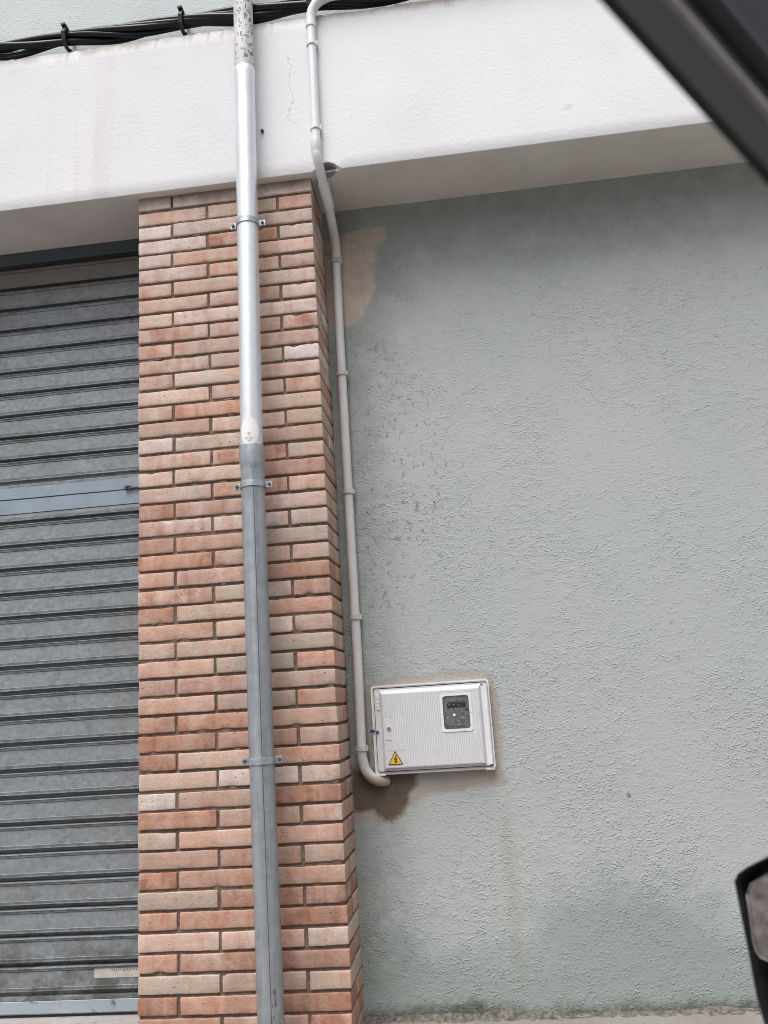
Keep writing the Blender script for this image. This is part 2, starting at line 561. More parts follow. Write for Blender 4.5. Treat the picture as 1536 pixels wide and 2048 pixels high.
def mat_shutter():
    t, col, rg, mt, nr = zinc('galvanised_shutter', 0.262, 1.1, 0.6, 0.62, 0.25, 75)
    x, y, z = t.xyz()
    n = t.math('SUBTRACT', t.noise(8, 5, 0.7), 0.5)
    # grime caught on the lips and in the grooves
    zz = t.math('SUBTRACT', z, t.math('MULTIPLY', t.math('GREATER_THAN', z, 1.8), 0.161))
    fr = t.math('FRACT', t.math('DIVIDE', t.math('SUBTRACT', 5.0, zz), 0.0925))
    ph = t.math('FRACT', t.math('SUBTRACT', fr, (5.0 - 1.776) / 0.0925 % 1.0))
    lip = t.math('MAXIMUM', t.ss(t.math('ABSOLUTE', t.math('SUBTRACT', ph, 0.26)), 0.13, 0.02), t.ss(ph, 0.80, 0.98))
    gr = t.ss(t.noise(45, 5, 0.75, 0, t.mapping((0.5, 1, 1.6))), 0.47, 0.62)
    col = t.mix(t.math('MULTIPLY', t.math('MULTIPLY', lip, gr), 0.6), col, (0.075, 0.072, 0.062))
    # splashed dirt on the lowest slats, a shape of its own
    low = t.ss(t.math('ADD', z, t.math('MULTIPLY', n, 0.35)), 0.32, 0.16)
    col = t.mix(t.math('MULTIPLY', t.math('MULTIPLY', low, t.ss(t.noise(9, 5, 0.7), 0.36, 0.60)), 0.85), col, (0.075, 0.080, 0.066))
    # shade under the beam, painted brown on the top slats
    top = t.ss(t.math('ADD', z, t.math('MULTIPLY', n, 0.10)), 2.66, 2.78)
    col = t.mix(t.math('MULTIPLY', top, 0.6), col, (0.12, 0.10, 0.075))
    return t.out(col, rg, mt, nr)


M_WALL, M_UP, M_BEAM, M_BRICK, M_MORT = mat_wall(), mat_upper(), mat_beam(), mat_brick(), mat_mortar()
M_SHUT = mat_shutter()
M_RAIL = simple('blue_grey_paint', (0.245, 0.295, 0.345), 0.45, 0.2, 0.10, 14)
M_HOUS = simple('dark_teal_paint', (0.055, 0.075, 0.085), 0.6, 0.0, 0.15, 8)
M_DARK = simple('shadow_gap_black', (0.02, 0.02, 0.02), 0.7)

def mat_pavement(name, c0, c1, sc=1.0):
    t = NT(name)
    n = t.noise(2.2 * sc, 5, 0.65)
    f = t.noise(85 * sc, 4, 0.75)
    k = t.math('ADD', t.math('MULTIPLY', n, 0.6), t.math('MULTIPLY', f, 0.4))
    col = t.ramp(k, [(0.32, c0), (0.68, c1)])
    spot = t.ss(t.noise(14 * sc, 4, 0.7), 0.58, 0.70)
    col = t.mix(t.math('MULTIPLY', spot, 0.45), col, tuple(c * 0.5 for c in c0))
    return t.out(col, 0.9, 0, t.bump(f, 0.004, 0.7), 0.3)

M_PAVE = mat_pavement('worn_concrete', (0.165, 0.150, 0.136), (0.30, 0.28, 0.262))
M_ROAD = mat_pavement('worn_asphalt', (0.20, 0.19, 0.182), (0.29, 0.28, 0.272))
M_KERB = mat_pavement('kerb_stone', (0.30, 0.29, 0.28), (0.42, 0.41, 0.40), 1.6)

# ------------------------------------------------------------------ ground
def sheet(name, x0, x1, y0, y1, z, m):
    o = mesh_obj(name, [(x0, y0, z), (x1, y0, z), (x1, y1, z), (x0, y1, z)], [(0, 1, 2, 3)], m)
    o['kind'] = 'structure'
    return o

sheet('road', -150, 150, -150, 0.6, -0.125, M_ROAD)
b = MB(); b.box(-30, 30, -1.20, 0.60, -0.20, 0.0)
b.build('pavement', M_PAVE)['kind'] = 'structure'
b = MB()
x = -12.0
while x < 12.0:
    b.box(x, x + 0.992, -1.352, -1.203, -0.20, 0.004, 0, 0.012)
    x += 1.0
b.build('kerb', M_KERB)['kind'] = 'structure'
b = MB(); b.box(-2.6, -0.004, 0.03, 0.42, -0.05, 0.030, 0, 0.006)
b.build('doorstep', mat_pavement('doorstep_cement', (0.27, 0.245, 0.235), (0.39, 0.365, 0.352), 1.3))['kind'] = 'structure'

# ------------------------------------------------------------------ brick pillar
def rounded(x0, x1, y0, y1, z0, z1, r, nx, ny, nz, seed, wob, chips):
    def axis(a, c, n):
        return np.unique(np.round(np.concatenate([[a, a + r * 0.35], np.linspace(a + r, c - r, max(n, 2)), [c - r * 0.35, c]]), 6))
    A = [axis(x0, x1, nx), axis(y0, y1, ny), axis(z0, z1, nz)]
    n = [len(a) for a in A]
    idx, V, F = {}, [], []
    lo, hi = np.array([x0, y0, z0]), np.array([x1, y1, z1])

    def vid(i, j, k):
        key = (i, j, k)
        if key not in idx:
            p = np.array([A[0][i], A[1][j], A[2][k]])
            q = np.clip(p, lo + r, hi - r)
            d = p - q
            L = np.linalg.norm(d)
            if L > 1e-9:
                p = q + d / L * r
            v = mnoise.noise_vector(Vector(p * 22.0) + seed)
            w = mnoise.noise_vector(Vector(p * 75.0) + seed)
            p = p + np.array(v) * wob + np.array(w) * wob * 0.6
            for c, cr, cd in chips:
                dd = np.linalg.norm(p - c)
                if dd < cr:
                    p = p + cd * (1 - dd / cr)
            idx[key] = len(V)
            V.append(p)
        return idx[key]
    a, c, e = n[0] - 1, n[1] - 1, n[2] - 1
    for i in range(a):
        for k in range(e):
            F.append((vid(i, 0, k), vid(i + 1, 0, k), vid(i + 1, 0, k + 1), vid(i, 0, k + 1)))
    for j in range(c):
        for k in range(e):
            F.append((vid(0, j + 1, k), vid(0, j, k), vid(0, j, k + 1), vid(0, j + 1, k + 1)))
            F.append((vid(a, j, k), vid(a, j + 1, k), vid(a, j + 1, k + 1), vid(a, j, k + 1)))
    for i in range(a):
        for j in range(c):
            F.append((vid(i, j + 1, 0), vid(i + 1, j + 1, 0), vid(i + 1, j, 0), vid(i, j, 0)))
            F.append((vid(i, j, e), vid(i + 1, j, e), vid(i + 1, j + 1, e), vid(i, j + 1, e)))
    return V, F


def build_pillar():
    rng = random.Random(21)
    V, F, I, tone, pale, shade = [], [], [], [], [], []
    J = 0.0092

    def put(x0, x1, y0, y1, z0, z1, k, n):
        seed = Vector((rng.uniform(-50, 50), rng.uniform(-50, 50), rng.uniform(-50, 50)))
        dx = rng.uniform(-0.0015, 0.0015)
        dy = rng.uniform(-0.0022, 0.0022) if y0 < 0.01 else 0
        dz = rng.uniform(-0.0011, 0.0011)
        top_trim = rng.uniform(0, 0.0014)
        chips = []
        if y0 < 0.02:
            for _ in range(rng.choice((0, 0, 0, 1, 1, 2))):
                zz = z0 if rng.random() < 0.75 else z1
                sgn = 1 if zz == z0 else -1
                chips.append((np.array([rng.uniform(x0, x1), 0.0, zz]), rng.uniform(0.007, 0.017), np.array([0, 0.006, sgn * rng.uniform(0.002, 0.007)])))
        v, f = rounded(x0 + dx, x1 + dx, y0 + dy, y1, z0 + dz, z1 + dz - top_trim, 0.0032, n, 4 if y0 < 0.02 else 5, 4, seed, 0.0013, chips)
        b0 = len(V)
        V.extend(v)
        F.extend([tuple(i + b0 for i in q) for q in f])
        I.extend([0] * len(f))
        h = z0 / 2.9
        pad = max(0.0, 1 - h)
        r = rng.random()
        if r < 0.03 + 0.20 * pad: tn = rng.uniform(0.06, 0.28)
        elif r < 0.28 + 0.26 * pad: tn = rng.uniform(0.28, 0.46)
        elif r < 0.84: tn = rng.uniform(0.46, 0.70)
        else: tn = rng.uniform(0.70, 0.92)
        pl = max(0.0, rng.gauss(0.16 + 0.36 * max(0, (h - 0.35) / 0.65), 0.17))
        if rng.random() < 0.03: pl += 0.6
        tone.extend([tn] * len(v))
        pale.extend([min(pl, 1.1)] * len(v))
        shade.extend([rng.uniform(0.88, 1.16)] * len(v))

    S, H = 0.2600, 0.1250
    z = 2.865
    k = 1
    zc = 2.865
    for row in range(1, 51):
        z0 = 2.865 - (row - 1) * COURSE + J / 2
        z1 = z0 + COURSE - J
        if z1 < 0: break
        z0 = max(z0, -0.03)
        if row == 1: z1 = min(z1 + 0.004, BEAM_Z - 0.001)
        G = 0.0098
        if row % 2 == 1:                        # header first, then two stretchers, the last one turning the corner
            put(0.0, H, 0.0, 0.10, z0, z1, row, 9)
            put(H + G, H + G + S, 0.0, 0.10, z0, z1, row, 18)
            put(PW - S, PW, 0.0, 0.118, z0, z1, row, 18)
            put(PW - 0.12, PW, 0.1265, WALL_Y + 0.03, z0, z1, row, 8)
        else:
            put(0.0, S, 0.0, 0.10, z0, z1, row, 18)
            put(S + G, 2 * S + G, 0.0, 0.10, z0, z1, row, 18)
            put(PW - H, PW, 0.0, WALL_Y + 0.03, z0, z1, row, 9)
    nb = len(V)
    # mortar core, set back from the faces of the bricks
    c = MB()
    nz, nx = 240, 60
    d = 0.0070
    X = np.linspace(0.004, PW - d, nx)
    Zs = np.linspace(-0.03, BEAM_Z, nz)
    def grid(fn, A, B):
        vs = [fn(a, q) for q in B for a in A]
        n = len(A)
        fs = [(j * n + i, j * n + i + 1, (j + 1) * n + i + 1, (j + 1) * n + i) for j in range(len(B) - 1) for i in range(n - 1)]
        c.add(vs, fs, 1)
    grid(lambda a, q: (a, d + 0.0022 * mnoise.noise(Vector((a * 40, 3, q * 40))), q), X, Zs)
    Y = np.linspace(d, WALL_Y + 0.03, 24)
    grid(lambda a, q: (PW - d + 0.0022 * mnoise.noise(Vector((9, a * 40, q * 40))), a, q), Y, Zs)
    c.add([(0.004, d, -0.03), (0.004, 0.34, -0.03), (0.004, 0.34, BEAM_Z), (0.004, d, BEAM_Z)], [(0, 3, 2, 1)], 1)
    # mortar snots squeezed out of some joints
    for _ in range(26):
        row = rng.randint(2, 46)
        zz = 2.865 - (row - 1) * COURSE + rng.uniform(-0.003, 0.003)
        xx = rng.uniform(0.02, PW - 0.03)
        bm = bmesh.new()
        bmesh.ops.create_icosphere(bm, subdivisions=2, radius=1)
        sx, sy, sz = rng.uniform(0.008, 0.022), rng.uniform(0.003, 0.006), rng.uniform(0.004, 0.007)
        for v in bm.verts:
            w = mnoise.noise(v.co * 2.0 + Vector((xx * 90, zz * 90, 0)))
            q = v.co * (1 + 0.45 * w)
            v.co = Vector((xx + q.x * sx, 0.006 + q.y * sy, zz + q.z * sz))
        bm.verts.index_update()
        c.add([v.co[:] for v in bm.verts], [[v.index for v in f.verts] for f in bm.faces], 1)
        bm.free()
    V2 = [tuple(p) for p in V] + c.V
    F2 = F + [tuple(i + nb for i in f) for f in c.F]
    I2 = I + c.I
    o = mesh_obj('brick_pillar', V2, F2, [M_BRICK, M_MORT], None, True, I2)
    for nm, dat in (('tone', tone), ('pale', pale), ('shade', shade)):
        a = o.data.attributes.new(nm, 'FLOAT', 'POINT')
        a.data.foreach_set('value', np.array(dat + [1.0] * len(c.V), dtype=np.float32))
    tag(o, 'square pillar of thin pinkish bricks with raked joints beside the metal shutter', 'pillar', None, 'thing')

build_pillar()

# ------------------------------------------------------------------ stucco wall
def build_wall():
    X = np.arange(0.60, 4.6, 0.0125)
    Z = np.arange(-0.10, BEAM_Z + 0.02, 0.0125)
    nx, nz = len(X), len(Z)
    XX, ZZ = np.meshgrid(X, Z)
    YY = WALL_Y + 0.004 * np.sin(XX * 2.1 + ZZ * 1.3) * np.sin(ZZ * 2.7 - XX)
    V = np.stack([XX, YY, ZZ], -1).reshape(-1, 3)
    i = np.arange(nx - 1)[None, :] + nx * np.arange(nz - 1)[:, None]
    i = i.ravel()
    F = np.stack([i, i + 1, i + nx + 1, i + nx], -1)
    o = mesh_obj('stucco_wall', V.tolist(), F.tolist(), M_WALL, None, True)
    x, z = XX.ravel(), ZZ.ravel()
    shapes = {
        'patch': [(0.66, 2.80), (0.78, 2.815), (0.84, 2.845), (0.915, 2.83), (0.905, 2.775), (0.868, 2.735), (0.866, 2.64), (0.852, 2.57), (0.828, 2.50), (0.79, 2.435), (0.66, 2.415)],
        'wet': [(0.66, 0.79), (0.76, 0.775), (0.885, 0.785), (0.895, 0.725), (0.862, 0.69), (0.83, 0.63), (0.78, 0.612), (0.735, 0.635), (0.66, 0.645)],
        'bare': [(0.735, 1.065), (0.84, 1.085), (0.93, 1.085), (1.03, 1.10), (1.165, 1.085), (1.185, 1.0), (1.185, 0.77), (1.20, 0.70), (1.05, 0.69), (0.93, 0.682), (0.87, 0.66), (0.80, 0.60), (0.64, 0.61), (0.64, 0.95)],
        'streak': [(1.155, 0.62), (1.195, 0.62), (1.20, 0.12), (1.165, 0.10)],
        'algae': [(0.60, -0.1), (0.60, 0.20), (0.80, 0.24), (1.05, 0.19), (1.22, 0.25), (1.33, 0.37), (1.62, 0.39), (1.82, 0.27), (1.95, 0.16), (2.4, 0.11), (4.6, 0.16), (4.6, -0.1)],
        'grime_shade': [(0.60, 2.95), (4.6, 2.95), (4.6, 2.74), (2.2, 2.72), (1.7, 2.68), (1.25, 2.72), (0.98, 2.66), (0.92, 2.45), (0.84, 2.2), (0.80, 1.9), (0.79, 1.55), (0.775, 1.1), (0.77, 0.6), (0.76, 0.2), (0.60, 0.15)],
        'specks': [(0.72, 2.4), (0.95, 2.3), (1.12, 2.0), (1.10, 1.6), (1.0, 1.35), (0.85, 1.25), (0.72, 1.25)],
        'foot': [(0.60, -0.1), (0.60, 0.02), (0.74, 0.025), (0.82, 0.030), (0.95, 0.038), (1.04, 0.042), (1.12, 0.03), (1.2, 0.012), (1.5, 0.018), (1.9, 0.02), (4.6, 0.02), (4.6, -0.1)],
    }
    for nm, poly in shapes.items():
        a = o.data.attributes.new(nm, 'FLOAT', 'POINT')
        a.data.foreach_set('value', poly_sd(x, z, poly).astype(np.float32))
    def line(pts):
        d = np.full(x.shape, 9.0)
        for (ax, az), (bx, bz) in zip(pts[:-1], pts[1:]):
            e = np.array([bx - ax, bz - az])
            t = np.clip(((x - ax) * e[0] + (z - az) * e[1]) / (e @ e), 0, 1)
            d = np.minimum(d, np.hypot(x - ax - t * e[0], z - az - t * e[1]))
        return d
    d = line([(1.262, 1.045), (1.272, 0.92), (1.268, 0.85), (1.278, 0.66)])
    d = np.minimum(d, line([(1.86, 1.462), (1.91, 1.478), (1.935, 1.455), (1.975, 1.475), (2.03, 1.490), (2.08, 1.478)]))
    d = np.minimum(d, line([(1.935, 1.455), (1.925, 1.415), (1.94, 1.37)]))
    d = np.minimum(d, line([(1.20, 0.768), (1.245, 0.765)]))
    d = np.minimum(d, line([(1.19, 0.37), (1.215, 0.28), (1.205, 0.2)]))
    a = o.data.attributes.new('crack', 'FLOAT', 'POINT')
    a.data.foreach_set('value', d.astype(np.float32))
    tag(o, 'rough grey-green stucco wall with brown stains under the white beam', 'wall', None, 'thing')
    # crumbling cement and dirt along the foot of the wall
    rng = random.Random(5)
    xs = np.arange(0.67, 4.4, 0.011)
    prof = [(0.002, 0.036), (-0.004, 0.030), (-0.010, 0.020), (-0.018, 0.010), (-0.032, 0.003), (-0.05, -0.004)]
    V, F = [], []
    n = len(prof)
    for xv in xs:
        k = 0.30 + 0.55 * mnoise.noise(Vector((xv * 7, 1.3, 0))) + (0.30 if xv < 1.15 else 0.0)
        k = max(0.16, k)
        for q, (py, pz) in enumerate(prof):
            w = mnoise.noise_vector(Vector((xv * 60, q * 1.7, 4.0)))
            V.append((xv, WALL_Y + py * (0.6 + 0.4 * k) + 0.004 * w.y - 0.001, max(pz * k + 0.006 * w.z * (q > 0), -0.01)))
    for i in range(len(xs) - 1):
        for q in range(n - 1):
            F.append((i * n + q, i * n + q + 1, (i + 1) * n + q + 1, (i + 1) * n + q))
    t = NT('crumbled_cement')
    nn = t.noise(55, 4, 0.75)
    n2 = t.noise(9, 3, 0.6)
    c = t.ramp(nn, [(0.30, (0.05, 0.045, 0.036)), (0.52, (0.15, 0.135, 0.115)), (0.72, (0.27, 0.25, 0.225))])
    c = t.mix(t.ss(n2, 0.5, 0.7, 0, 0.6), c, (0.10, 0.10, 0.07))
    m = t.out(c, 0.95, 0, t.bump(nn, 0.006, 1.0), 0.2)
    mesh_obj('cement_fillet', V, F, m, o)

build_wall()

# ------------------------------------------------------------------ white beam
def build_beam():
    xs = np.arange(-2.6, 4.6, 0.014)
    rng = random.Random(3)
    chips = [(rng.uniform(-1.0, 3.2), rng.uniform(0.006, 0.022), rng.uniform(0.002, 0.005), rng.random() < 0.5) for _ in range(46)]
    V, F = [], []
    base = [(BEAM_Y + 0.35, BEAM_Z), (WALL_Y + 0.05, BEAM_Z), (0.15, BEAM_Z), (0.03, BEAM_Z), (-0.005, BEAM_Z), (BEAM_Y + 0.012, BEAM_Z), (BEAM_Y + 0.001, BEAM_Z + 0.0003),
            (BEAM_Y, BEAM_Z + 0.002)] + [(BEAM_Y, BEAM_Z + 0.007 + (BEAM_TOP - 0.012 - BEAM_Z - 0.007) * k / 14) for k in range(1, 15)] + \
           [(BEAM_Y + 0.004, BEAM_TOP - 0.003), (BEAM_Y + 0.016, BEAM_TOP), (UP_Y + 0.03, BEAM_TOP)]
    n = len(base)
    for xv in xs:
        wl = 0.0012 * mnoise.noise(Vector((xv * 9, 0, 0))) + 0.0014 * mnoise.noise(Vector((xv * 45, 2, 0)))
        wt = 0.007 * mnoise.noise(Vector((xv * 6, 7, 0))) + 0.006 * mnoise.noise(Vector((xv * 38, 5, 0)))
        clo = sum(dp * max(0, 1 - abs(xv - c) / w) for c, w, dp, up in chips if not up)
        cup = sum(1.4 * dp * max(0, 1 - abs(xv - c) / w) for c, w, dp, up in chips if up)
        notch = max(0.0, 1 - (abs(xv - 0.733) / 0.045) ** 2) ** 0.5
        for q, (py, pz) in enumerate(base):
            y, z = py, pz
            if q in (6, 7):
                z += wl + clo * 0.25
                if notch > 0:
                    z += notch * (0.0 if q == 5 else 0.026 if q == 6 else 0.030)
                    y += notch * (0.030 if q == 5 else 0.028 if q == 6 else 0)
            elif q >= n - 3:
                z += wt * (q < n - 1) - cup * (q < n - 1)
                y += cup * 0.6 * (q == n - 3)
            elif q > 7:
                y += 0.0022 * mnoise.noise(Vector((xv * 3, 11, z * 3))) * min(1.0, (q - 7) / 4)
            V.append((xv, y, z))
    for i in range(len(xs) - 1):
        for q in range(n - 1):
            F.append((i * n + q, (i + 1) * n + q, (i + 1) * n + q + 1, i * n + q + 1))
    o = mesh_obj('concrete_beam', V, F, M_BEAM, None, True)
    o.data.set_sharp_from_angle(angle=rad(35))
    tag(o, 'broad white painted concrete beam running across above the shutter and brick pillar', 'beam', None, 'thing')

build_beam()

b = MB(); b.box(-2.6, 4.6, UP_Y, UP_Y + 0.25, BEAM_TOP - 0.05, 6.5)
tag(b.build('upper_wall', M_UP), 'pale bluish stucco wall above the white beam, behind the black cables', 'wall', None, 'thing')

# anchor left in the beam
b = MB()
b.tube([(0.497, BEAM_Y + 0.006, 3.118), (0.497, BEAM_Y - 0.008, 3.118)], [0.0065, 0.0065], 6)
b.tube([(0.497, BEAM_Y - 0.008, 3.118), (0.497, BEAM_Y - 0.014, 3.117)], [0.0035, 0.0028], 8)
tag(b.build('wall_anchor', simple('rusty_iron', (0.09, 0.06, 0.045), 0.8)), 'small rusty bolt stuck in the white beam between the two pipes', 'bolt')

# ------------------------------------------------------------------ roller shutter
def build_shutter():
    root = empty('roller_shutter', (-1.0, SHUT_Y, 0.03))
    def W(o):                                   # keep world coordinates under the root
        o.parent = root
        o.matrix_parent_inverse = Matrix.Translation(root.location).inverted()
        return o
    PT = 0.0925
    X0, X1 = -2.6, -0.002

    def slat(zt, z_end):
        """profile from the groove top zt down to the next groove top z_end, (dy, z) pairs"""
        return [(0.000, zt), (0.030, zt - 0.0006), (0.030, zt - 0.0155), (0.004, zt - 0.0164), (-0.0055, zt - 0.0170), (-0.0062, zt - 0.0186), (-0.0018, zt - 0.0196), (-0.0015, zt - 0.0275),
                (0.0025, zt - 0.0285), (0.0025, zt - 0.0297), (-0.0005, zt - 0.0307), (0.0000, z_end + 0.0125), (-0.0018, z_end + 0.0112), (-0.0012, z_end + 0.0095), (0.0003, z_end + 0.004)]
    def sheet_from(prof, name, m):
        xs = np.linspace(X0, X1, 60)
        V, F = [], []
        n = len(prof)
        for xv in xs:
            for dy, z in prof:
                w = 0.0020 * mnoise.noise(Vector((xv * 1.7, 0, z * 9))) + 0.0006 * mnoise.noise(Vector((xv * 7, 0, z * 20)))
                V.append((xv, SHUT_Y + dy, z + w))
        for i in range(len(xs) - 1):
            for q in range(n - 1):
                F.append((i * n + q, i * n + q + 1, (i + 1) * n + q + 1, (i + 1) * n + q))
        o = mesh_obj(name, V, F, m)
        return W(o)
    up = []
    zs = [2.862 - PT * k for k in range(10)]     # groove tops above the lock rail
    zs = [1.937 + PT * k for k in range(10, 0, -1)]
    for z in zs:
        up += slat(z, z - PT)
    up += [(0.0, 1.937), (0.016, 1.9358), (0.016, 1.922), (-0.0012, 1.9198), (-0.002, 1.9185), (-0.0015, 1.908)]
    sheet_from(up, 'slat_curtain', M_SHUT)
    rail = [(0.004, 1.909), (-0.003, 1.9075), (-0.003, 1.8640), (0.010, 1.8632), (0.010, 1.8600), (-0.003, 1.8592), (-0.003, 1.8040), (0.006, 1.8030), (0.006, 1.8005)]
    sheet_from(rail, 'lock_rail', M_RAIL)
    lo = [(-0.001, 1.8010), (-0.0015, 1.788), (0.0, 1.778)]
    zs = [1.776 - PT * k for k in range(18)]
    for z in zs:
        lo += slat(z, z - PT)
    zl = 1.776 - PT * 18
    lo += [(0.0, zl), (0.016, zl - 0.0012), (0.016, zl - 0.0145), (-0.0012, zl - 0.017), (-0.0016, zl - 0.028), (0.004, zl - 0.030)]
    sheet_from(lo, 'slat_curtain', M_SHUT)
    t = NT('rusted_bottom_rail')
    n = t.noise(16, 5, 0.7)
    z = t.xyz()[2]
    c = t.ramp(t.noise(7, 3), [(0.3, (0.27, 0.32, 0.365)), (0.7, (0.35, 0.40, 0.44))])
    ru = t.math('MULTIPLY', t.ss(n, 0.56, 0.66), t.ss(t.noise(3.1, 2), 0.44, 0.56))
    c = t.mix(ru, c, (0.10, 0.075, 0.045))
    rails = [(-0.001, zl - 0.0295), (-0.004, zl - 0.031), (-0.0045, 0.044), (-0.001, 0.040), (0.02, 0.039)]
    sheet_from(rails, 'bottom_rail', t.out(c, 0.5, 0.1))
    # rubber lip under the rail
    b = MB(); b.box(X0, X1, SHUT_Y + 0.002, SHUT_Y + 0.02, 0.0315, 0.0385)
    W(b.build('rubber_lip', M_DARK))
    b = MB()
    b.box(X0, X1, SHUT_Y - 0.010, SHUT_Y + 0.08, 2.866, BEAM_Z - 0.002)
    W(b.build('shutter_housing', M_HOUS))
    b = MB(); b.box(X0, X1, SHUT_Y + 0.05, SHUT_Y + 0.06, 0.032, 2.92)
    W(b.build('backing_sheet', M_DARK))
    # lock bolt
    b = MB()
    b.box(-0.158, -0.136, SHUT_Y - 0.016, SHUT_Y - 0.0035, 1.858, 1.873, 0, 0.002)
    b.tube([(-0.15, SHUT_Y - 0.010, 1.863), (-0.02, SHUT_Y - 0.010, 1.863)], 0.005, 10)
    b.tube([(-0.147, SHUT_Y - 0.020, 1.868), (-0.147, SHUT_Y - 0.012, 1.868)], 0.0042, 10)
    W(b.build('lock_bolt', simple('old_bolt_steel', (0.10, 0.075, 0.06), 0.65, 0.4, 0.3, 120)))
    # sticker with worn print
    b = MB()
    b.box(-0.262, -0.040, SHUT_Y - 0.0012, SHUT_Y - 0.0006, 0.147, 0.186)
    t = NT('yellowed_sticker')
    nn = t.noise(22, 4, 0.7)
    c = t.ramp(nn, [(0.35, (0.40, 0.36, 0.31)), (0.65, (0.52, 0.48, 0.42))])
    s = W(b.build('maker_sticker', t.out(c, 0.7)))
    rng = random.Random(9)
    b = MB()
    xx = -0.205
    while xx < -0.05:
        w = rng.uniform(0.003, 0.007)
        if rng.random() < 0.82:
            hgt = rng.uniform(0.006, 0.010)
            b.box(xx, xx + w * 0.6, SHUT_Y - 0.0018, SHUT_Y - 0.0013, 0.170, 0.170 + hgt)
            if rng.random() < 0.6:
                b.box(xx, xx + w, SHUT_Y - 0.0018, SHUT_Y - 0.0013, 0.1675, 0.1693)
        xx += w + 0.002
    o = b.build('faded_print', simple('faded_ink', (0.20, 0.18, 0.17), 0.8, 0, 0.3, 200))
    o.parent = s
    # side channel the slats run in
    b = MB()
    b.box(-0.034, -0.0015, SHUT_Y - 0.024, SHUT_Y - 0.021, 0.031, 2.86)
    b.box(-0.0045, -0.0015, SHUT_Y - 0.0205, SHUT_Y + 0.025, 0.031, 2.86)
    W(b.build('guide_channel', M_SHUT))
    tag(root, 'closed grey galvanised roller shutter with horizontal slats left of the brick pillar', 'shutter', None, 'thing')

build_shutter()

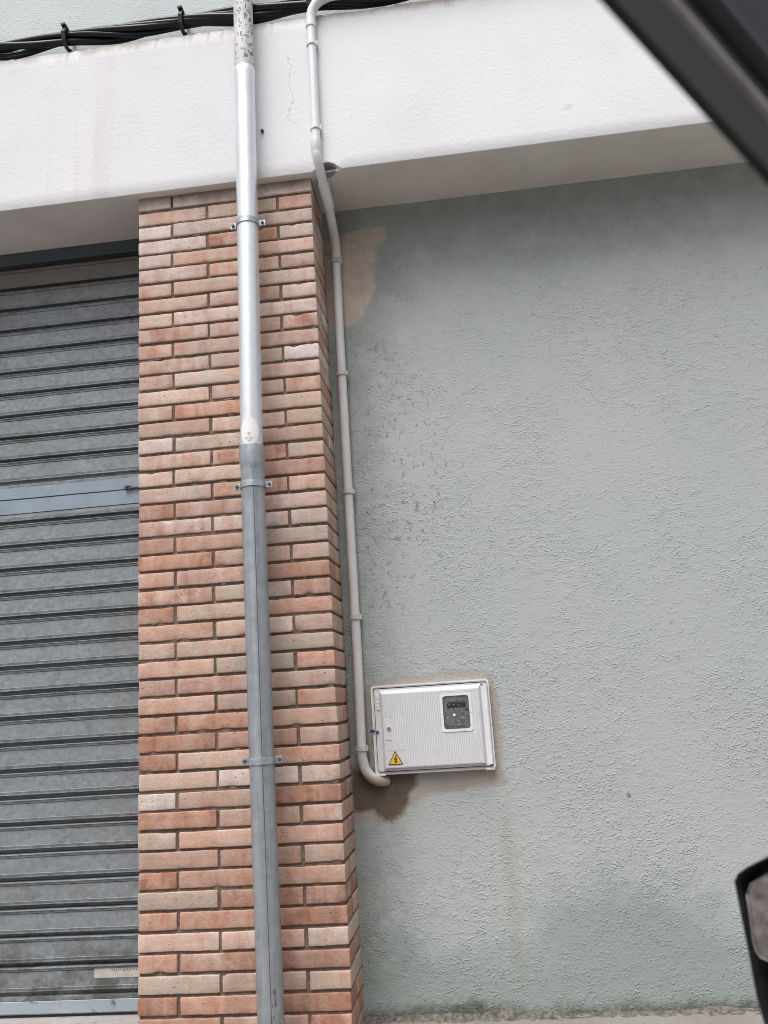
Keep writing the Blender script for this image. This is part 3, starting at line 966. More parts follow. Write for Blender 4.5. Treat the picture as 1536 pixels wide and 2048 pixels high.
# ------------------------------------------------------------------ downspout
PIPE_Y = -0.090
def build_downspout():
    root = empty('downspout', (0.44, PIPE_Y, 0.02))
    inv = Matrix.Translation(root.location).inverted()
    def W(o, par=None):
        o.parent = par or root
        if par is None:
            o.matrix_parent_inverse = inv
        return o
    def cx(z):
        return float(np.interp(z, [0, 0.2, 0.9, 1.7, 1.9, 2.8, 3.4, 3.7, 5.5], [0.441, 0.440, 0.436, 0.4345, 0.4345, 0.444, 0.4495, 0.452, 0.470]))
    def col(z0, z1, n=14):
        return [(cx(z), PIPE_Y, z) for z in np.linspace(z0, z1, n)]
    # old flaking top length
    t = NT('flaking_white_paint')
    pos = t.mapping((1, 1, 0.75))
    n = t.noise(75, 4, 0.68, 0.6, pos)
    x = t.xyz()[0]
    side = t.ss(x, 0.440, 0.455, 0.30, 1.0)
    fl = t.ss(t.math('ADD', n, t.math('MULTIPLY', side, 0.055)), 0.585, 0.615)
    c = t.ramp(t.noise(9, 3), [(0.3, (0.50, 0.50, 0.51)), (0.7, (0.66, 0.66, 0.67))])
    c = t.mix(fl, c, t.ramp(t.noise(120, 2), [(0.3, (0.10, 0.095, 0.09)), (0.7, (0.22, 0.215, 0.21))]))
    m_fl = t.out(c, 0.6, 0.05, t.bump(fl, 0.002, -0.6))
    b = MB(); b.tube(col(3.325, 5.5, 16), 0.0365, 36)
    W(b.build('pipe_section', m_fl, None, auto=40))
    # bright middle length
    t = NT('bright_galvanised')
    st = t.noise(60, 4, 0.65, 0, t.mapping((1, 1, 0.03)))
    cl = t.noise(16, 4, 0.65)
    c = t.ramp(t.math('ADD', t.math('MULTIPLY', st, 0.6), t.math('MULTIPLY', cl, 0.4)), [(0.32, (0.70, 0.715, 0.745)), (0.68, (0.84, 0.85, 0.87))])
    m_br = t.out(c, t.lin(cl, 0.3, 0.7, 0.28, 0.40), 0.62)
    zz = [1.852, 1.9, 2.2, 2.5, 2.8, 3.1, 3.30, 3.312, 3.326, 3.344, 3.348]
    rr = [0.0378] * 6 + [0.0378, 0.0388, 0.0398, 0.0398, 0.0384]
    b = MB(); b.tube([(cx(z), PIPE_Y, z) for z in zz], rr, 40)
    br = W(b.build('pipe_section', m_br, None, auto=30))
    # grey lower length with the swaged socket
    t = NT('dull_galvanised')
    st = t.noise(48, 5, 0.7, 0, t.mapping((1, 1, 0.05)))
    cl = t.noise(26, 5, 0.7)
    c = t.ramp(t.math('ADD', t.math('MULTIPLY', st, 0.55), t.math('MULTIPLY', cl, 0.45)), [(0.32, (0.235, 0.255, 0.275)), (0.68, (0.44, 0.465, 0.49))])
    rg, mt, nr = t.lin(cl, 0.3, 0.7, 0.32, 0.52), 0.5, t.bump(cl, 0.0008, 0.4)
    z = t.xyz()[2]
    stn = t.math('MULTIPLY', t.ss(t.noise(40, 4, 0.7, 0, t.mapping((1, 1, 0.35))), 0.60, 0.68), t.ss(z, 0.55, 0.15))
    c = t.mix(t.math('MULTIPLY', stn, 0.7), c, (0.07, 0.075, 0.085))
    m_dl = t.out(c, rg, mt, nr)
    zz = [0.02, 0.3, 0.6, 0.9, 1.2, 1.5, 1.70, 1.778, 1.788, 1.802, 1.812, 1.835, 1.866, 1.869, 1.869]
    rr = [0.0395] * 7 + [0.0395, 0.0402, 0.0425, 0.0432, 0.0430, 0.0432, 0.0428, 0.0385]
    b = MB(); b.tube([(cx(z), PIPE_Y, z) for z in zz], rr, 40, caps=False)
    W(b.build('pipe_section', m_dl, None, auto=35))
    # rolled seam down the front of the lower length
    b = MB()
    ang = rad(16)
    P = []
    for z in list(np.linspace(0.02, 1.775, 24)):
        P.append((cx(z) + 0.0392 * math.sin(ang), PIPE_Y - 0.0392 * math.cos(ang), z))
    b.tube(P, 0.0012, 6)
    W(b.build('pipe_seam', simple('seam_zinc', (0.10, 0.11, 0.125), 0.6, 0.4, 0.3, 60), None, True))
    # brackets
    m_bk = zinc('bracket_zinc', 0.52, 0.8, 0.3, 0.42, 0.7, 60)
    m_bk = m_bk[0].out(m_bk[1], m_bk[2], m_bk[3], m_bk[4])
    m_sc = simple('screw_steel', (0.16, 0.16, 0.17), 0.4, 0.7, 0.3, 200)
    for z, r in ((2.706, 0.0380), (1.735, 0.0397), (0.850, 0.0397)):
        c0 = cx(z)
        R = r + 0.0012
        hgt = 0.021
        line = [(-R - 0.0235, 0.004), (-R - 0.005, 0.004)]
        for k in range(25):
            a = math.pi - math.pi * k / 24
            line.append((R * math.cos(a), -R * math.sin(a)))
        line += [(R + 0.005, 0.004), (R + 0.0235, 0.004)]
        b = MB()
        def strip(line, th):
            n = len(line)
            nrm = []
            for i in range(n):
                p, q = line[max(i - 1, 0)], line[min(i + 1, n - 1)]
                dx, dy = q[0] - p[0], q[1] - p[1]
                L = math.hypot(dx, dy) or 1
                nrm.append((dy / L, -dx / L))
            V, F = [], []
            for (px, py), (nx, ny) in zip(line, nrm):
                for o_, zz_ in ((0, -hgt / 2), (0, hgt / 2), (th, hgt / 2), (th, -hgt / 2)):
                    V.append((c0 + px + nx * o_, PIPE_Y + py + ny * o_, z + zz_))
            for i in range(n - 1):
                for k in range(4):
                    F.append((i * 4 + k, i * 4 + (k + 1) % 4, (i + 1) * 4 + (k + 1) % 4, (i + 1) * 4 + k))
            F += [(3, 2, 1, 0), tuple((n - 1) * 4 + k for k in range(4))]
            b.add(V, F)
        strip(line, 0.0022)
        strip([(px, 0.0085 - min(py, 0.004) if abs(px) < R + 0.004 else 0.0085) for px, py in line[::-1]], 0.0022)
        # stand-off rod into the brickwork
        b.tube([(c0, PIPE_Y + R + 0.004, z), (c0, 0.02, z)], 0.005, 10)
        k = W(b.build('pipe_bracket', m_bk))
        for s in (-1, 1):
            q = MB()
            xs = c0 + s * (R + 0.0145)
            q.tube([(xs, PIPE_Y + 0.004, z), (xs, PIPE_Y - 0.0035, z)], 0.0062, 16)
            q.tube([(xs, PIPE_Y - 0.003, z), (xs, PIPE_Y - 0.0070, z)], 0.0040, 6)
            o = q.build('bracket_screw', m_sc)
            o.parent = k
            o.matrix_parent_inverse = inv
            k.matrix_parent_inverse = inv
            o.matrix_parent_inverse = Matrix.Identity(4)
    # oval sticker wrapped round the pipe
    def wrap(xa, z, lift):
        R = 0.0378 + lift
        a = xa / R
        return (cx(z) + R * math.sin(a), PIPE_Y - R * math.cos(a), z)
    zc, a_, b_ = 1.9155, 0.0350, 0.0470
    V, F = [wrap(0.002, zc, 0.0008)], []
    nr_, nt = 8, 40
    for i in range(1, nr_ + 1):
        for k in range(nt):
            th = 2 * math.pi * k / nt
            rr = i / nr_
            V.append(wrap(0.002 + a_ * rr * math.cos(th), zc + b_ * rr * math.sin(th), 0.0008))
    for k in range(nt):
        F.append((0, 1 + k, 1 + (k + 1) % nt))
    for i in range(nr_ - 1):
        for k in range(nt):
            k2 = (k + 1) % nt
            F.append((1 + i * nt + k, 1 + (i + 1) * nt + k, 1 + (i + 1) * nt + k2, 1 + i * nt + k2))
    st = W(mesh_obj('oval_sticker', V, F, simple('white_sticker', (0.80, 0.78, 0.785), 0.55, 0, 0.05, 30), None, True))
    rng = random.Random(11)
    V, F = [], []
    def patch(x0, x1, z0, z1):
        b0 = len(V)
        V.extend([wrap(x0, z0, 0.0014), wrap(x1, z0, 0.0014), wrap(x1, z1, 0.0014), wrap(x0, z1, 0.0014)])
        F.append((b0, b0 + 1, b0 + 2, b0 + 3))
    for zz, xa, xb, pr, h in ((1.9055, -0.006, 0.008, 0.7, 0.009), (1.8985, -0.008, 0.004, 0.7, 0.007), (1.8895, -0.013, 0.021, 0.95, 0.0075), (1.8800, -0.012, 0.014, 0.8, 0.0075)):
        x = xa
        while x < xb:
            if rng.random() < pr:
                patch(x, x + 0.0011, zz - h / 2, zz + h / 2)
                for q in (-1, 0, 1):
                    if rng.random() < 0.55:
                        patch(x, x + 0.0030, zz + q * h * 0.42 - 0.0006, zz + q * h * 0.42 + 0.0006)
            x += 0.0044
    o = mesh_obj('worn_print', V, F, simple('grey_ink', (0.36, 0.35, 0.36), 0.8, 0, 0.5, 300), None)
    o.parent = st
    tag(root, 'galvanised metal drainpipe with an oval white sticker running down the brick pillar', 'drainpipe', None, 'thing')

build_downspout()

# ------------------------------------------------------------------ plastic conduit
def bez(p0, p1, p2, n=8):
    p0, p1, p2 = Vector(p0), Vector(p1), Vector(p2)
    return [tuple(p0 * (1 - t) ** 2 + p1 * 2 * t * (1 - t) + p2 * t * t) for t in [k / n for k in range(n + 1)]]

def build_conduit():
    root = empty('cable_conduit', (0.712, 0.215, 0.74))
    inv = Matrix.Translation(root.location).inverted()
    def W(o):
        o.parent = root
        o.matrix_parent_inverse = inv
        return o
    t = NT('grey_pvc')
    n = t.noise(20, 4, 0.65, 0, t.mapping((1, 1, 0.4)))
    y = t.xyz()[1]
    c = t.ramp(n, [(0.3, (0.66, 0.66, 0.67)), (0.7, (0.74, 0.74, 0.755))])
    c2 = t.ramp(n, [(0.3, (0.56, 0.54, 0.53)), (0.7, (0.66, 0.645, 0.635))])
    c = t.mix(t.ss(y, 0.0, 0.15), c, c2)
    m = t.out(c, 0.42)
    t = NT('stained_pvc')
    n = t.noise(24, 4, 0.7)
    c = t.ramp(n, [(0.35, (0.38, 0.37, 0.35)), (0.65, (0.56, 0.56, 0.55))])
    z = t.xyz()[2]
    c = t.mix(t.ss(t.math('ADD', z, t.math('MULTIPLY', n, 0.03)), 0.790, 0.765, 0, 0.8), c, (0.30, 0.24, 0.17))
    m_st = t.out(c, 0.5)
    r = 0.0165
    B = -0.055
    # run along the top, elbow, run down the beam
    top = [(3.6, -0.072, 3.665), (2.0, -0.070, 3.655), (0.835, -0.068, 3.647)]
    b = MB(); b.tube(top, r, 24)
    W(b.build('straight_pipe', m, None, auto=40))
    b = MB()
    P = [(0.840, -0.068, 3.647)] + bez((0.815, -0.068, 3.647), (0.704, -0.062, 3.655), (0.7045, B, 3.548), 14) + [(0.7045, B, 3.528)]
    R = [0.0200] + [0.0185] * (len(P) - 3) + [0.0200, 0.0200]
    b.tube(P, R, 24)
    W(b.build('elbow', m, None, auto=40))
    b = MB(); b.tube([(0.7045, B, 3.535), (0.704, B, 3.3), (0.7015, B, 3.0)], r, 24)
    W(b.build('straight_pipe', m, None, auto=40))
    # elbow that turns back under the beam, and the slanting length
    b = MB()
    P = [(0.7010, B, 3.035), (0.7010, B, 2.994), (0.7010, B, 2.990)] + bez((0.7010, B, 2.985), (0.704, B + 0.002, 2.945), (0.712, 0.02, 2.893), 10)
    R = [0.0192, 0.0192, 0.0172] + [0.0172] * 11
    b.tube(P, R, 24)
    W(b.build('elbow', m, None, auto=40))
    b = MB()
    P = [(0.7105, 0.010, 2.902), (0.7165, 0.085, 2.8420), (0.7170, 0.088, 2.839)]
    b.tube(P, [0.0205, 0.0205, 0.0175], 24)
    W(b.build('coupling', m, None, auto=40))
    b = MB()
    P = [(0.714, 0.06, 2.862), (0.7165, 0.100, 2.830)] + bez((0.717, 0.13, 2.806), (0.7175, 0.215, 2.775), (0.7165, 0.2145, 2.715), 10) + [(0.7165, 0.2145, 2.700)]
    R = [0.0175] * (len(P) - 2) + [0.0195, 0.0195]
    b.tube(P, R, 24)
    W(b.build('elbow', m, None, auto=40))
    zz = np.linspace(2.71, 0.845, 12)
    b = MB(); b.tube([(float(np.interp(z, [0.8, 1.1, 2.3, 2.8], [0.7075, 0.7115, 0.712, 0.7155])), 0.2145, z) for z in zz], r, 24)
    W(b.build('straight_pipe', m, None, auto=40))
    b = MB()
    P = [(0.7078, 0.2145, 0.852)] + bez((0.708, 0.2145, 0.838), (0.708, 0.214, 0.757), (0.763, 0.222, 0.742), 10) + [(0.785, 0.245, 0.738)]
    b.tube(P, 0.0178, 24)
    W(b.build('elbow', m_st, None, auto=40))
    m_clip = simple('clip_plastic', (0.52, 0.50, 0.48), 0.5, 0, 0.15, 60)
    m_clip2 = simple('pale_clip_plastic', (0.72, 0.72, 0.73), 0.5, 0, 0.08, 60)
    def clip(x, y, z, wall, mm):
        b = MB()
        ro, hgt = 0.0202, 0.016
        n = 28
        V, F = [], []
        for k in range(n + 1):
            a = rad(-215 + 250 * k / n) + math.pi
            a = rad(145 + 250 * k / n)
            for rr, z_ in ((r + 0.0004, -hgt / 2), (ro, -hgt / 2), (ro, hgt / 2), (r + 0.0004, hgt / 2)):
                V.append((x + rr * math.cos(a), y + rr * math.sin(a), z + z_))
        for k in range(n):
            for q in range(4):
                F.append((k * 4 + q, k * 4 + (q + 1) % 4, (k + 1) * 4 + (q + 1) % 4, (k + 1) * 4 + q))
        F += [(0, 1, 2, 3), tuple(n * 4 + q for q in (3, 2, 1, 0))]
        b.add(V, F)
        b.box(x - 0.012, x + 0.012, y + 0.0172, wall + 0.004, z - 0.011, z + 0.011)
        b.box(x + 0.0165, x + 0.0225, y - 0.007, y + 0.014, z - hgt / 2 - 0.001, z + hgt / 2 + 0.001, 0, 0.001)
        b.box(x - 0.003, x + 0.0005, y - ro - 0.0018, y - ro + 0.001, z - hgt / 2, z + hgt / 2)
        b.box(x + 0.0045, x + 0.0075, y - ro - 0.0012, y - ro + 0.002, z - hgt / 2, z + hgt / 2)
        W(b.build('pipe_clip', mm))
    for z in (3.452, 3.087):
        clip(0.7025 if z < 3.2 else 0.7040, B, z, BEAM_Y, m_clip2)
    for x, z in ((0.7145, 2.690), (0.712, 2.223), (0.712, 1.761), (0.7115, 1.301), (0.7082, 0.852)):
        clip(x, 0.2145, z, WALL_Y, m_clip)
    tag(root, 'thin light grey plastic conduit clipped between brick pillar and green wall', 'conduit', None, 'thing')

build_conduit()

# ------------------------------------------------------------------ meter cabinet
def build_cabinet():
    root = empty('meter_cabinet', (0.955, WALL_Y, 0.762))
    inv = Matrix.Translation(root.location).inverted()
    def W(o, par=None):
        o.parent = par or root
        if par is None:
            o.matrix_parent_inverse = inv
        return o
    m_fr = simple('cabinet_frame_plastic', (0.68, 0.655, 0.645), 0.5, 0, 0.08, 30)
    m_dr = simple('cabinet_door_plastic', (0.585, 0.58, 0.59), 0.42, 0, 0.05, 18)
    m_lt = simple('pale_plastic', (0.70, 0.70, 0.715), 0.40, 0, 0.05, 25)
    x0, x1, z0, z1 = 0.752, 1.158, 0.762, 1.057
    fr = 0.217
    b = MB()
    b.ring(rrect(x0, x1, z0, z1, 0.010), rrect(x0 + 0.0075, x1 - 0.0075, z0 + 0.0075, z1 - 0.0075, 0.006), fr, WALL_Y + 0.01)
    b.ring(rrect(x0 - 0.001, x1 + 0.001, z0 - 0.001, z1 + 0.001, 0.011), rrect(x0 + 0.004, x1 - 0.004, z0 + 0.004, z1 - 0.004, 0.008), fr - 0.003, fr + 0.001)
    for xx in (x0 + 0.018, x1 - 0.018):          # corner lugs
        b.box(xx - 0.016, xx + 0.016, fr - 0.0045, fr + 0.004, z0 - 0.0045, z0 + 0.0035, 0, 0.0015)
    W(b.build('cabinet_frame', m_fr, None, auto=35))
    b = MB(); b.box(x0 + 0.006, x1 - 0.006, 0.226, WALL_Y + 0.02, z0 + 0.006, z1 - 0.006)
    W(b.build('cabinet_back', M_DARK))
    # door leaf
    dx0, dx1, dz0, dz1 = x0 + 0.0105, 1.146, z0 + 0.0105, z1 - 0.0105
    b = MB()
    b.prism(rrect(dx0, dx1, dz0, dz1, 0.006), 0.209, 0.220)
    # raised, chamfered panel
    px0, px1, pz0, pz1 = 0.7815, 1.1300, 0.7765, 1.0410
    ix0, ix1, iz0, iz1 = 0.7895, 1.1230, 0.7830, 1.0290
    V = [(px0, 0.209, pz0), (px1, 0.209, pz0), (px1, 0.209, pz1), (px0, 0.209, pz1), (ix0, 0.1965, iz0), (ix1, 0.1965, iz0), (ix1, 0.1965, iz1), (ix0, 0.1965, iz1)]
    b.add(V, [(0, 1, 5, 4), (1, 2, 6, 5), (2, 3, 7, 6), (3, 0, 4, 7), (4, 5, 6, 7)])
    door = W(b.build('cabinet_door', m_dr, None))
    # ribs, leaving room for the window, the lock plate and the sign
    keep = [(0.985, 1.100, 0.887, 1.019), (0.793, 0.818, 0.872, 0.950), (0.797, 0.852, 0.790, 0.841)]
    b = MB()
    x = ix0 + 0.003
    while x < ix1 - 0.003:
        segs = [(iz0 + 0.002, iz1 - 0.001)]
        for kx0, kx1, kz0, kz1 in keep:
            if kx0 - 0.001 < x < kx1 + 0.001:
                ns = []
                for a, c in segs:
                    if kz0 > a and kz1 < c: ns += [(a, kz0), (kz1, c)]
                    else: ns.append((a, c))
                segs = ns
        for a, c in segs:
            w = 0.0026
            V = [(x - w / 2, 0.1967, a), (x + w / 2, 0.1967, a), (x + w * 0.3, 0.1941, a + 0.001), (x - w * 0.3, 0.1941, a + 0.001),
                 (x - w / 2, 0.1967, c), (x + w / 2, 0.1967, c), (x + w * 0.3, 0.1941, c - 0.001), (x - w * 0.3, 0.1941, c - 0.001)]
            b.add(V, [(0, 1, 2, 3), (4, 7, 6, 5), (0, 3, 7, 4), (1, 5, 6, 2), (3, 2, 6, 7)])
        x += 0.0058
    r_ = b.build('door_ribs', m_lt); r_.parent = door
    # hinge cover, a rounded vertical bead
    b = MB()
    b.tube([(1.1455, 0.209, dz0 + 0.004), (1.1455, 0.209, dz1 - 0.002)], 0.0072, 20)
    b.box(1.132, 1.139, 0.2082, 0.2120, dz0 + 0.002, dz1 - 0.010)
    W(b.build('hinge_cover', m_lt, None, auto=40))
    b = MB(); b.box(1.1315, 1.1385, 0.2070, 0.2115, dz1 - 0.009, dz1 - 0.003)
    W(b.build('hinge_notch', simple('notch_grey', (0.12, 0.12, 0.125), 0.6)))
    # window with the meter behind it
    wx0, wx1, wz0, wz1 = 0.9975, 1.0865, 0.8985, 1.0085
    b = MB()
    b.ring(rrect(wx0 - 0.009, wx1 + 0.009, wz0 - 0.009, wz1 + 0.008, 0.008), rrect(wx0, wx1, wz0, wz1, 0.009), 0.1938, 0.1990)
    for xx, zz in ((wx0 - 0.003, 0.953), (wx1 + 0.003, 0.953), (wx0 + 0.02, wz1 + 0.003), (wx1 - 0.02, wz1 + 0.003), (wx1 - 0.02, wz0 - 0.004)):
        b.tube([(xx, 0.1945, zz), (xx, 0.1915, zz)], 0.0022, 8)
    win = W(b.build('window_frame', m_lt, None, auto=35))
    b = MB(); b.ring(rrect(wx0, wx1, wz0, wz1, 0.009), rrect(wx0 + 0.0035, wx1 - 0.0035, wz0 + 0.0035, wz1 - 0.0035, 0.007), 0.1945, 0.1990)
    o = b.build('window_gasket', simple('gasket_grey', (0.075, 0.078, 0.085), 0.4)); o.parent = win
    t = NT('dusty_dark_glass')
    n = t.noise(130, 4, 0.75)
    c = t.ramp(n, [(0.35, (0.075, 0.080, 0.084)), (0.72, (0.19, 0.195, 0.20))])
    m_gl = t.out(c, 0.22, 0, None, 0.5)
    b = MB(); b.prism(rrect(wx0 + 0.003, wx1 - 0.003, wz0 + 0.003, wz1 - 0.003, 0.007), 0.1956, 0.1990)
    o = b.build('window_pane', m_gl); o.parent = win
    # what shows through the pane: the meter face
    m_mt = simple('meter_black', (0.018, 0.019, 0.020), 0.5, 0, 0.4, 150)
    yy = (0.1951, 0.1956)
    for q in ((1.016, 1.074, 0.985, 0.9875), (1.012, 1.076, 0.968, 0.9835), (1.075, 1.081, 0.955, 0.964), (1.006, 1.030, 0.905, 0.9075), (1.040, 1.068, 0.9055, 0.908)):
        b = MB(); b.box(q[0], q[1], *yy, q[2], q[3])
        o = b.build('meter_panel', m_mt); o.parent = win
    m_gm = simple('pale_marks', (0.55, 0.55, 0.55), 0.4)  # glints of light on the pane, painted as pale marks
    for xx, zz in ((1.019, 0.979), (1.060, 0.935), (1.0655, 0.935), (1.047, 0.925), (1.041, 0.9655), (1.047, 0.9115), (1.010, 0.936), (1.035, 0.979), (1.052, 0.976)):
        b = MB(); b.box(xx - 0.0012, xx + 0.0012, 0.1945, 0.1950, zz - 0.0012, zz + 0.0012)
        o = b.build('pane_glint', m_gm); o.parent = win
    t = NT('green_led')
    b = MB(); b.tube([(1.0345, 0.1958, 0.945), (1.0345, 0.1932, 0.945)], [0.0034, 0.0022], 14)
    o = b.build('status_light', t.out((0.5, 0.7, 0.2), 0.4, 0, None, None, (0.75, 1.0, 0.35), 0.9)); o.parent = win
    # lock
    b = MB(); b.box(0.7945, 0.8165, 0.1945, 0.1975, 0.874, 0.948, 0, 0.001)
    lk = W(b.build('lock_plate', m_dr))
    b = MB()
    b.tube([(0.8085, 0.1955, 0.9125), (0.8085, 0.1925, 0.9125)], 0.0078, 24)
    o = b.build('lock_ring', m_lt); o.parent = lk
    b = MB(); b.tube([(0.8085, 0.1926, 0.9125), (0.8085, 0.1915, 0.9125)], 0.0060, 20)
    o = b.build('lock_barrel', simple('lock_grey', (0.13, 0.13, 0.13), 0.45, 0.3)); o.parent = lk
    b = MB(); b.prism([(0.8060, 0.9105), (0.8110, 0.9105), (0.8085, 0.9150)], 0.1908, 0.1916)
    b.prism([(0.8060, 0.8905), (0.8110, 0.8905), (0.8085, 0.8930)], 0.1940, 0.1946)
    o = b.build('lock_key_mark', simple('mark_grey', (0.40, 0.40, 0.40), 0.5)); o.parent = lk
    # label holder on the left margin
    b = MB()
    z = 1.029
    for hgt in (0.0165, 0.0115, 0.0105, 0.0080):
        b.box(0.7690, 0.7795, 0.2055, 0.2092, z - hgt, z, 0, 0.0006)
        z -= hgt + 0.0018
    W(b.build('label_holder', simple('label_white', (0.70, 0.68, 0.68), 0.5)))
    # warning triangle
    def tri(cx, cz, w, h, r=0.003):
        pts = [(cx - w / 2, cz), (cx + w / 2, cz), (cx, cz + h)]
        out = []
        for i in range(3):
            p, a, c = Vector(pts[i]), Vector(pts[i - 1]), Vector(pts[(i + 1) % 3])
            u, v = (a - p).normalized(), (c - p).normalized()
            out += bez((*(p + u * r), 0), (*p, 0), (*(p + v * r), 0), 4)
        return [(q[0], q[1]) for q in out]
    b = MB(); b.prism(tri(0.8245, 0.7935, 0.0510, 0.0450), 0.1946, 0.1976)
    sg = W(b.build('warning_sign', simple('sign_black', (0.03, 0.028, 0.025), 0.5)))
    b = MB(); b.prism(tri(0.8245, 0.7960, 0.0425, 0.0375), 0.1939, 0.1945)
    o = b.build('sign_face', simple('sign_yellow', (0.72, 0.42, 0.045), 0.45, 0, 0.06, 40)); o.parent = sg
    bolt = [(0.8268, 0.8255), (0.8188, 0.8095), (0.8240, 0.8110), (0.8226, 0.8040), (0.8196, 0.8052), (0.8262, 0.7975), (0.8304, 0.8065), (0.8268, 0.8048), (0.8298, 0.8150), (0.8240, 0.8138), (0.8292, 0.8238)]
    b = MB(); b.prism(bolt, 0.1932, 0.1938)
    o = b.build('lightning_bolt', simple('bolt_black', (0.02, 0.018, 0.018), 0.5)); o.parent = sg
    # blue seal tag on the left edge
    b = MB()
    b.box(0.7420, 0.7565, 0.2075, 0.2105, 0.9020, 0.9120, 0, 0.001)
    b.tube([(0.7560, 0.2090, 0.9060), (0.7640, 0.2060, 0.9030)], 0.0015, 8)
    b.tube([(0.7625, 0.2060, 0.9035), (0.7715, 0.2050, 0.9030)], [0.0046, 0.0040], 12)
    W(b.build('seal_tag', simple('blue_plastic', (0.020, 0.032, 0.145), 0.4, 0, 0.2, 80)))
    tag(root, 'pale grey plastic meter cabinet with dark window and yellow warning triangle on green wall', 'meter box', None, 'thing')

build_cabinet()

# ------------------------------------------------------------------ cables over the beam
def build_cables():
    root = empty('cable_bundle', (0.2, -0.02, 3.66))
    inv = Matrix.Translation(root.location).inverted()
    def W(o):
        o.parent = root
        o.matrix_parent_inverse = inv
        return o
    t = NT('black_cable_sheath')
    n = t.noise(60, 3, 0.6)
    m = t.out(t.ramp(n, [(0.3, (0.006, 0.007, 0.010)), (0.7, (0.012, 0.013, 0.018))]), 0.30, 0, None, 0.28)
    clips = [-1.25, -0.77, -0.285, 0.192, 0.700, 1.20, 1.75, 2.3, 2.9]
    xs = np.arange(-2.6, 4.4, 0.022)
    specs = [(0.0140, 0.0, 2.1, 0.0), (0.0130, 1.3, 2.1, 0.0), (0.0115, 2.5, 2.1, 0.0), (0.0125, 3.8, 2.1, 0.0), (0.0098, 5.1, 2.6, 0.0), (0.0078, 0.7, 1.4, 0.010)]
    for r, ph, tw, sag0 in specs:
        P = []
        for x in xs:
            i = max(0, min(len(clips) - 2, int(np.searchsorted(clips, x)) - 1))
            a, c = clips[i], clips[i + 1]
            s = min(max((x - a) / (c - a), 0), 1)
            loose = math.sin(math.pi * s) ** 2
            sag = -0.010 * loose - sag0 * loose
            q = 0.0165 + 0.008 * loose
            th = ph + tw * x * 2.2 + 0.7 * math.sin(x * 1.9 + ph)
            P.append((x, -0.026 + q * 0.9 * math.cos(th), 3.664 + q * math.sin(th) + sag))
        b = MB(); b.tube(P, r, 12)
        W(b.build('cable', m, None, True))
    m_c = simple('black_clip', (0.018, 0.018, 0.020), 0.55, 0, 0.3, 90)
    for x in clips[1:7]:
        b = MB()
        # hooked strap round the bundle and the plug in the wall
        P = [(x, UP_Y + 0.01, 3.652), (x, 0.008, 3.625), (x, -0.03, 3.617), (x, -0.058, 3.635), (x, -0.068, 3.665), (x, -0.058, 3.690), (x, -0.03, 3.700), (x, 0.0, 3.700), (x, UP_Y, 3.692)]
        V, F = [], []
        for p in P:
            for w in (-0.0075, 0.0075):
                V.append((p[0] + w, p[1], p[2]))
        n = len(P)
        th = 0.004
        ctr = Vector((x, -0.02, 3.665))
        for p in P:
            d = (ctr - Vector(p)).normalized() * th
            for w in (-0.0075, 0.0075):
                V.append((p[0] + w, p[1] + d.y, p[2] + d.z))
        for i in range(n - 1):
            a, c = 2 * i, 2 * i + 2
            F += [(a, a + 1, c + 1, c), (2 * n + a, 2 * n + c, 2 * n + c + 1, 2 * n + a + 1), (a, c, 2 * n + c, 2 * n + a), (a + 1, 2 * n + a + 1, 2 * n + c + 1, c + 1)]
        b.add(V, F)
        b.box(x - 0.009, x + 0.009, -0.068, -0.030, 3.694, 3.705, 0, 0.002)
        b.box(x + 0.004, x + 0.013, -0.020, UP_Y + 0.004, 3.606, 3.622, 0, 0.002)
        W(b.build('cable_clip', m_c))
    tag(root, 'bundle of twisted black cables clipped along the top of the white beam', 'cables', None, 'thing')

build_cables()

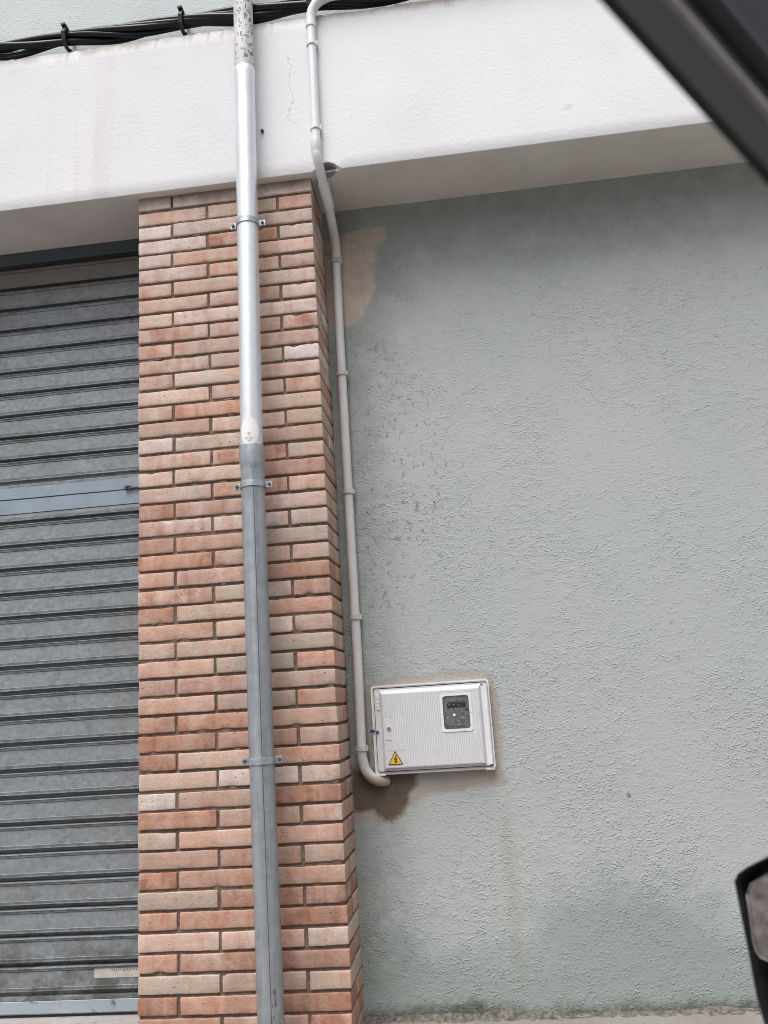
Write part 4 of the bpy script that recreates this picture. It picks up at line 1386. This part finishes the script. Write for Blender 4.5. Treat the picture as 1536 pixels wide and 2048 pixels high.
# ------------------------------------------------------------------ the car the picture was taken from
def build_car():
    HD = rad(40)
    root = empty('parked_car', (1.1243, -2.7468, -0.12), HD)
    EZ = 1.1247                                # eye height above the road, local z of the lens
    m_blk = simple('black_trim_plastic', (0.0125, 0.0115, 0.0135), 0.65, 0, 0.15, 60)
    m_seal = simple('black_rubber', (0.012, 0.012, 0.014), 0.35, 0, 0.15, 60)
    m_strip = simple('worn_grey_trim', (0.235, 0.215, 0.225), 0.38, 0.0, 0.2, 50)
    m_body = simple('dark_car_paint', (0.02, 0.021, 0.025), 0.25, 0, 0.05, 10)
    # raked window post: section (s across, y depth) swept along a path in the x-z plane
    S0 = 0.3977
    d = Vector((0.897, 0, -0.441)).normalized()
    nrm = Vector((0.441, 0, 0.897)).normalized()
    foot = nrm * S0 + d * 0.42
    path = []
    for tt in (-0.75, -0.45, -0.2, 0.0, 0.1, 0.2, 0.3, 0.45, 0.60):
        path.append((nrm * S0 + d * tt, 0.2 + (0.0 if tt < 0.45 else (tt - 0.45) * 0.5)))
    p_, y_ = path[-1]
    q1, q2 = p_ + Vector((0.21, 0, -0.103)), p_ + Vector((0.34, 0, -0.55))
    for k in range(1, 13):
        w = k / 12
        path.append((p_ * (1 - w) ** 2 + q1 * 2 * w * (1 - w) + q2 * w * w, y_ * (1 - w) + 0.50 * w))
    def sweep(sec, name, m, par):
        V, F = [], []
        n = len(sec)
        for p, y0 in path:
            for s, yy in sec:
                q = p + nrm * (s - S0)
                V.append((q.x, y0 + yy, q.z + EZ))
        for i in range(len(path) - 1):
            for k in range(n):
                k2 = (k + 1) % n
                F.append((i * n + k, i * n + k2, (i + 1) * n + k2, (i + 1) * n + k))
        F += [tuple(range(n))[::-1], tuple((len(path) - 1) * n + k for k in range(n))]
        o = mesh_obj(name, V, F, m, par)
        bm = bmesh.new(); bm.from_mesh(o.data); bmesh.ops.recalc_face_normals(bm, faces=bm.faces[:]); bm.to_mesh(o.data); bm.free()
        o.data.polygons.foreach_set('use_smooth', [True] * len(o.data.polygons))
        o.data.set_sharp_from_angle(angle=rad(50))
        return o
    post = sweep([(S0, 0.004), (S0 + 0.003, 0.0), (0.4370, 0.002), (0.4376, 0.008), (0.4520, 0.010), (0.4900, 0.016), (0.5100, 0.016), (0.6200, 0.020), (0.6300, 0.060), (0.560, 0.060), (0.470, 0.030)], 'window_post', m_blk, root)
    arc = [(0.4443 + 0.0068 * math.cos(rad(a)), 0.0095 - 0.0095 * math.sin(rad(a))) for a in range(0, 181, 18)]
    sweep(arc, 'trim_strip', m_strip, post)
    arc = [(0.5000 + 0.0085 * math.cos(rad(a)), 0.0180 - 0.0110 * math.sin(rad(a))) for a in range(0, 181, 20)]
    sweep(arc, 'rubber_seal', m_seal, post)
    # roofline above the window and its lining, added to shade the post
    b = MB()
    b.box(-1.5, 0.06, -1.0, 0.29, EZ + 0.425, EZ + 0.475, 0, 0.018)
    b.build('added_roof', simple('added_roof_lining', (0.045, 0.040, 0.038), 0.9, 0, 0.15, 60), root)
    # door below the window line
    b = MB()
    b.prism([(-0.75, 0.36), (1.18, 0.36), (1.20, 0.60), (1.14, 0.690), (0.4, 0.705), (-0.75, 0.715)], 0.52, 0.58)
    o = b.build('door', m_body, root)
    # door mirror
    out = [(0.300, -0.145), (0.420, -0.146), (0.500, -0.158), (0.533, -0.174), (0.555, -0.1850), (0.567, -0.1930), (0.5725, -0.2010), (0.5715, -0.215), (0.570, -0.238), (0.568, -0.266), (0.567, -0.291), (0.566, -0.307), (0.562, -0.330), (0.545, -0.350), (0.500, -0.365), (0.40, -0.372), (0.300, -0.368)]
    cy, cz = 0.44, -0.26
    V, F = [], []
    n = len(out)
    rings = [(0.800, 1.0), (0.795, 0.998), (0.794, 0.990), (0.795, 0.982), (0.830, 0.975)]
    rings_back = [(0.806, 1.004), (0.83, 0.985), (0.86, 0.93), (0.89, 0.82), (0.905, 0.62), (0.91, 0.3)]
    seq = rings[::-1] + rings_back
    for x, s in seq:
        for y, z in out:
            V.append((x, cy + (y - cy) * s, cz + (z - cz) * s + EZ))
    for i in range(len(seq) - 1):
        for k in range(n):
            k2 = (k + 1) % n
            F.append((i * n + k, i * n + k2, (i + 1) * n + k2, (i + 1) * n + k))
    F.append(tuple((len(seq) - 1) * n + k for k in range(n)))
    # dark back of the recess
    F.append(tuple(range(n)))
    V2, F2 = V, F
    mir = mesh_obj('door_mirror', V2, F2, simple('scuffed_black_plastic', (0.024, 0.023, 0.027), 0.35, 0, 0.3, 90, None, 0.3), root, True)
    bm = bmesh.new(); bm.from_mesh(mir.data); bmesh.ops.recalc_face_normals(bm, faces=bm.faces[:]); bm.to_mesh(mir.data); bm.free()
    mir.data.set_sharp_from_angle(angle=rad(45))
    # stalk to the door
    b = MB(); b.tube([(0.86, 0.40, EZ - 0.33), (0.87, 0.43, EZ - 0.40), (0.88, 0.54, EZ - 0.45)], [0.05, 0.045, 0.045], 16)
    o = b.build('mirror_stalk', m_blk); o.parent = mir
    # the glass, turned a little to the driver and tipped
    g = rrect(-0.125, 0.125, -0.036, 0.036, 0.014, 6)
    g = [(0.5635, -0.213), (0.5625, -0.235), (0.5620, -0.255), (0.5605, -0.264), (0.556, -0.2695), (0.548, -0.2715), (0.50, -0.274), (0.36, -0.276), (0.34, -0.265), (0.34, -0.19), (0.36, -0.18), (0.50, -0.182), (0.54, -0.192), (0.558, -0.203)]
    t = NT('mirror_glass')
    nn = t.noise(75, 5, 0.75, 0.3)
    c = t.ramp(nn, [(0.36, (0.19, 0.165, 0.15)), (0.64, (0.48, 0.435, 0.41))])  # reflected pavement painted in as a brownish mottle
    mg = t.out(c, t.ss(nn, 0.45, 0.7, 0.03, 0.12), 1.0)
    bb, tl = rad(6), rad(4)
    def gp(y, z, dx=0.0):
        return (0.8000 + dx - (y - 0.565) * math.tan(bb) * -1.0 * -1 + (z + 0.23) * math.tan(tl), y, z + EZ)
    V = [gp(*q) for q in g] + [gp(*q, 0.004) for q in g]
    m_ = len(g)
    F = [tuple(range(m_)), tuple(range(2 * m_ - 1, m_ - 1, -1))] + [(i, (i + 1) % m_, m_ + (i + 1) % m_, m_ + i) for i in range(m_)]
    o = mesh_obj('mirror_glass', V, F, mg, mir)
    # pale rim of the glass
    b = MB()
    rim = [gp(*q, -0.001) for q in g]
    b.tube(rim + [rim[0]], 0.0008, 6)
    o = b.build('glass_rim', simple('glass_rim_grey', (0.30, 0.28, 0.27), 0.35), None, True); o.parent = mir
    tag(root, 'dark car at the right edge, blurred window post above and black door mirror below', 'car', None, 'thing')

build_car()

# ------------------------------------------------------------------ unseen building added across the street, for pipe and mirror to reflect
def build_added_house():
    root = empty('added_house', (8.0, -9.0, -0.12))
    inv = Matrix.Translation(root.location).inverted()
    m = simple('added_house_ochre_render', (0.26, 0.235, 0.21), 0.9, 0, 0.12, 3)
    b = MB()
    X0, X1, Y0, Y1, H = 1.3, 12.5, -14.0, -9.0, 5.0
    xs = [2.4, 5.2, 8.0, 10.6]
    b.box(X0, X1, Y0, Y1, -0.12, H)
    b.box(X0 - 0.25, X1 + 0.25, Y0 - 0.25, Y1 + 0.30, H + 0.002, H + 0.20)
    o = b.build('wall', m); o.parent = root; o.matrix_parent_inverse = inv
    mg = simple('dark_window_glass', (0.03, 0.035, 0.04), 0.15)
    ms = simple('window_stone', (0.40, 0.38, 0.35), 0.85)
    for x in xs:
        for z in (0.7, 3.0):
            b = MB(); b.ring([(x, z), (x + 1.1, z), (x + 1.1, z + 1.5), (x, z + 1.5)], [(x + 0.1, z + 0.1), (x + 1.0, z + 0.1), (x + 1.0, z + 1.4), (x + 0.1, z + 1.4)], Y1 + 0.002, Y1 + 0.06)
            w = b.build('window', ms); w.parent = root; w.matrix_parent_inverse = inv
            b = MB(); b.box(x + 0.1, x + 1.0, Y1 + 0.002, Y1 + 0.02, z + 0.1, z + 1.4)
            g = b.build('pane', mg); g.parent = w
    tag(root, 'plain unseen building added across the street to give the metal drainpipe a dark reflection', 'added_house', None, 'thing')

build_added_house()
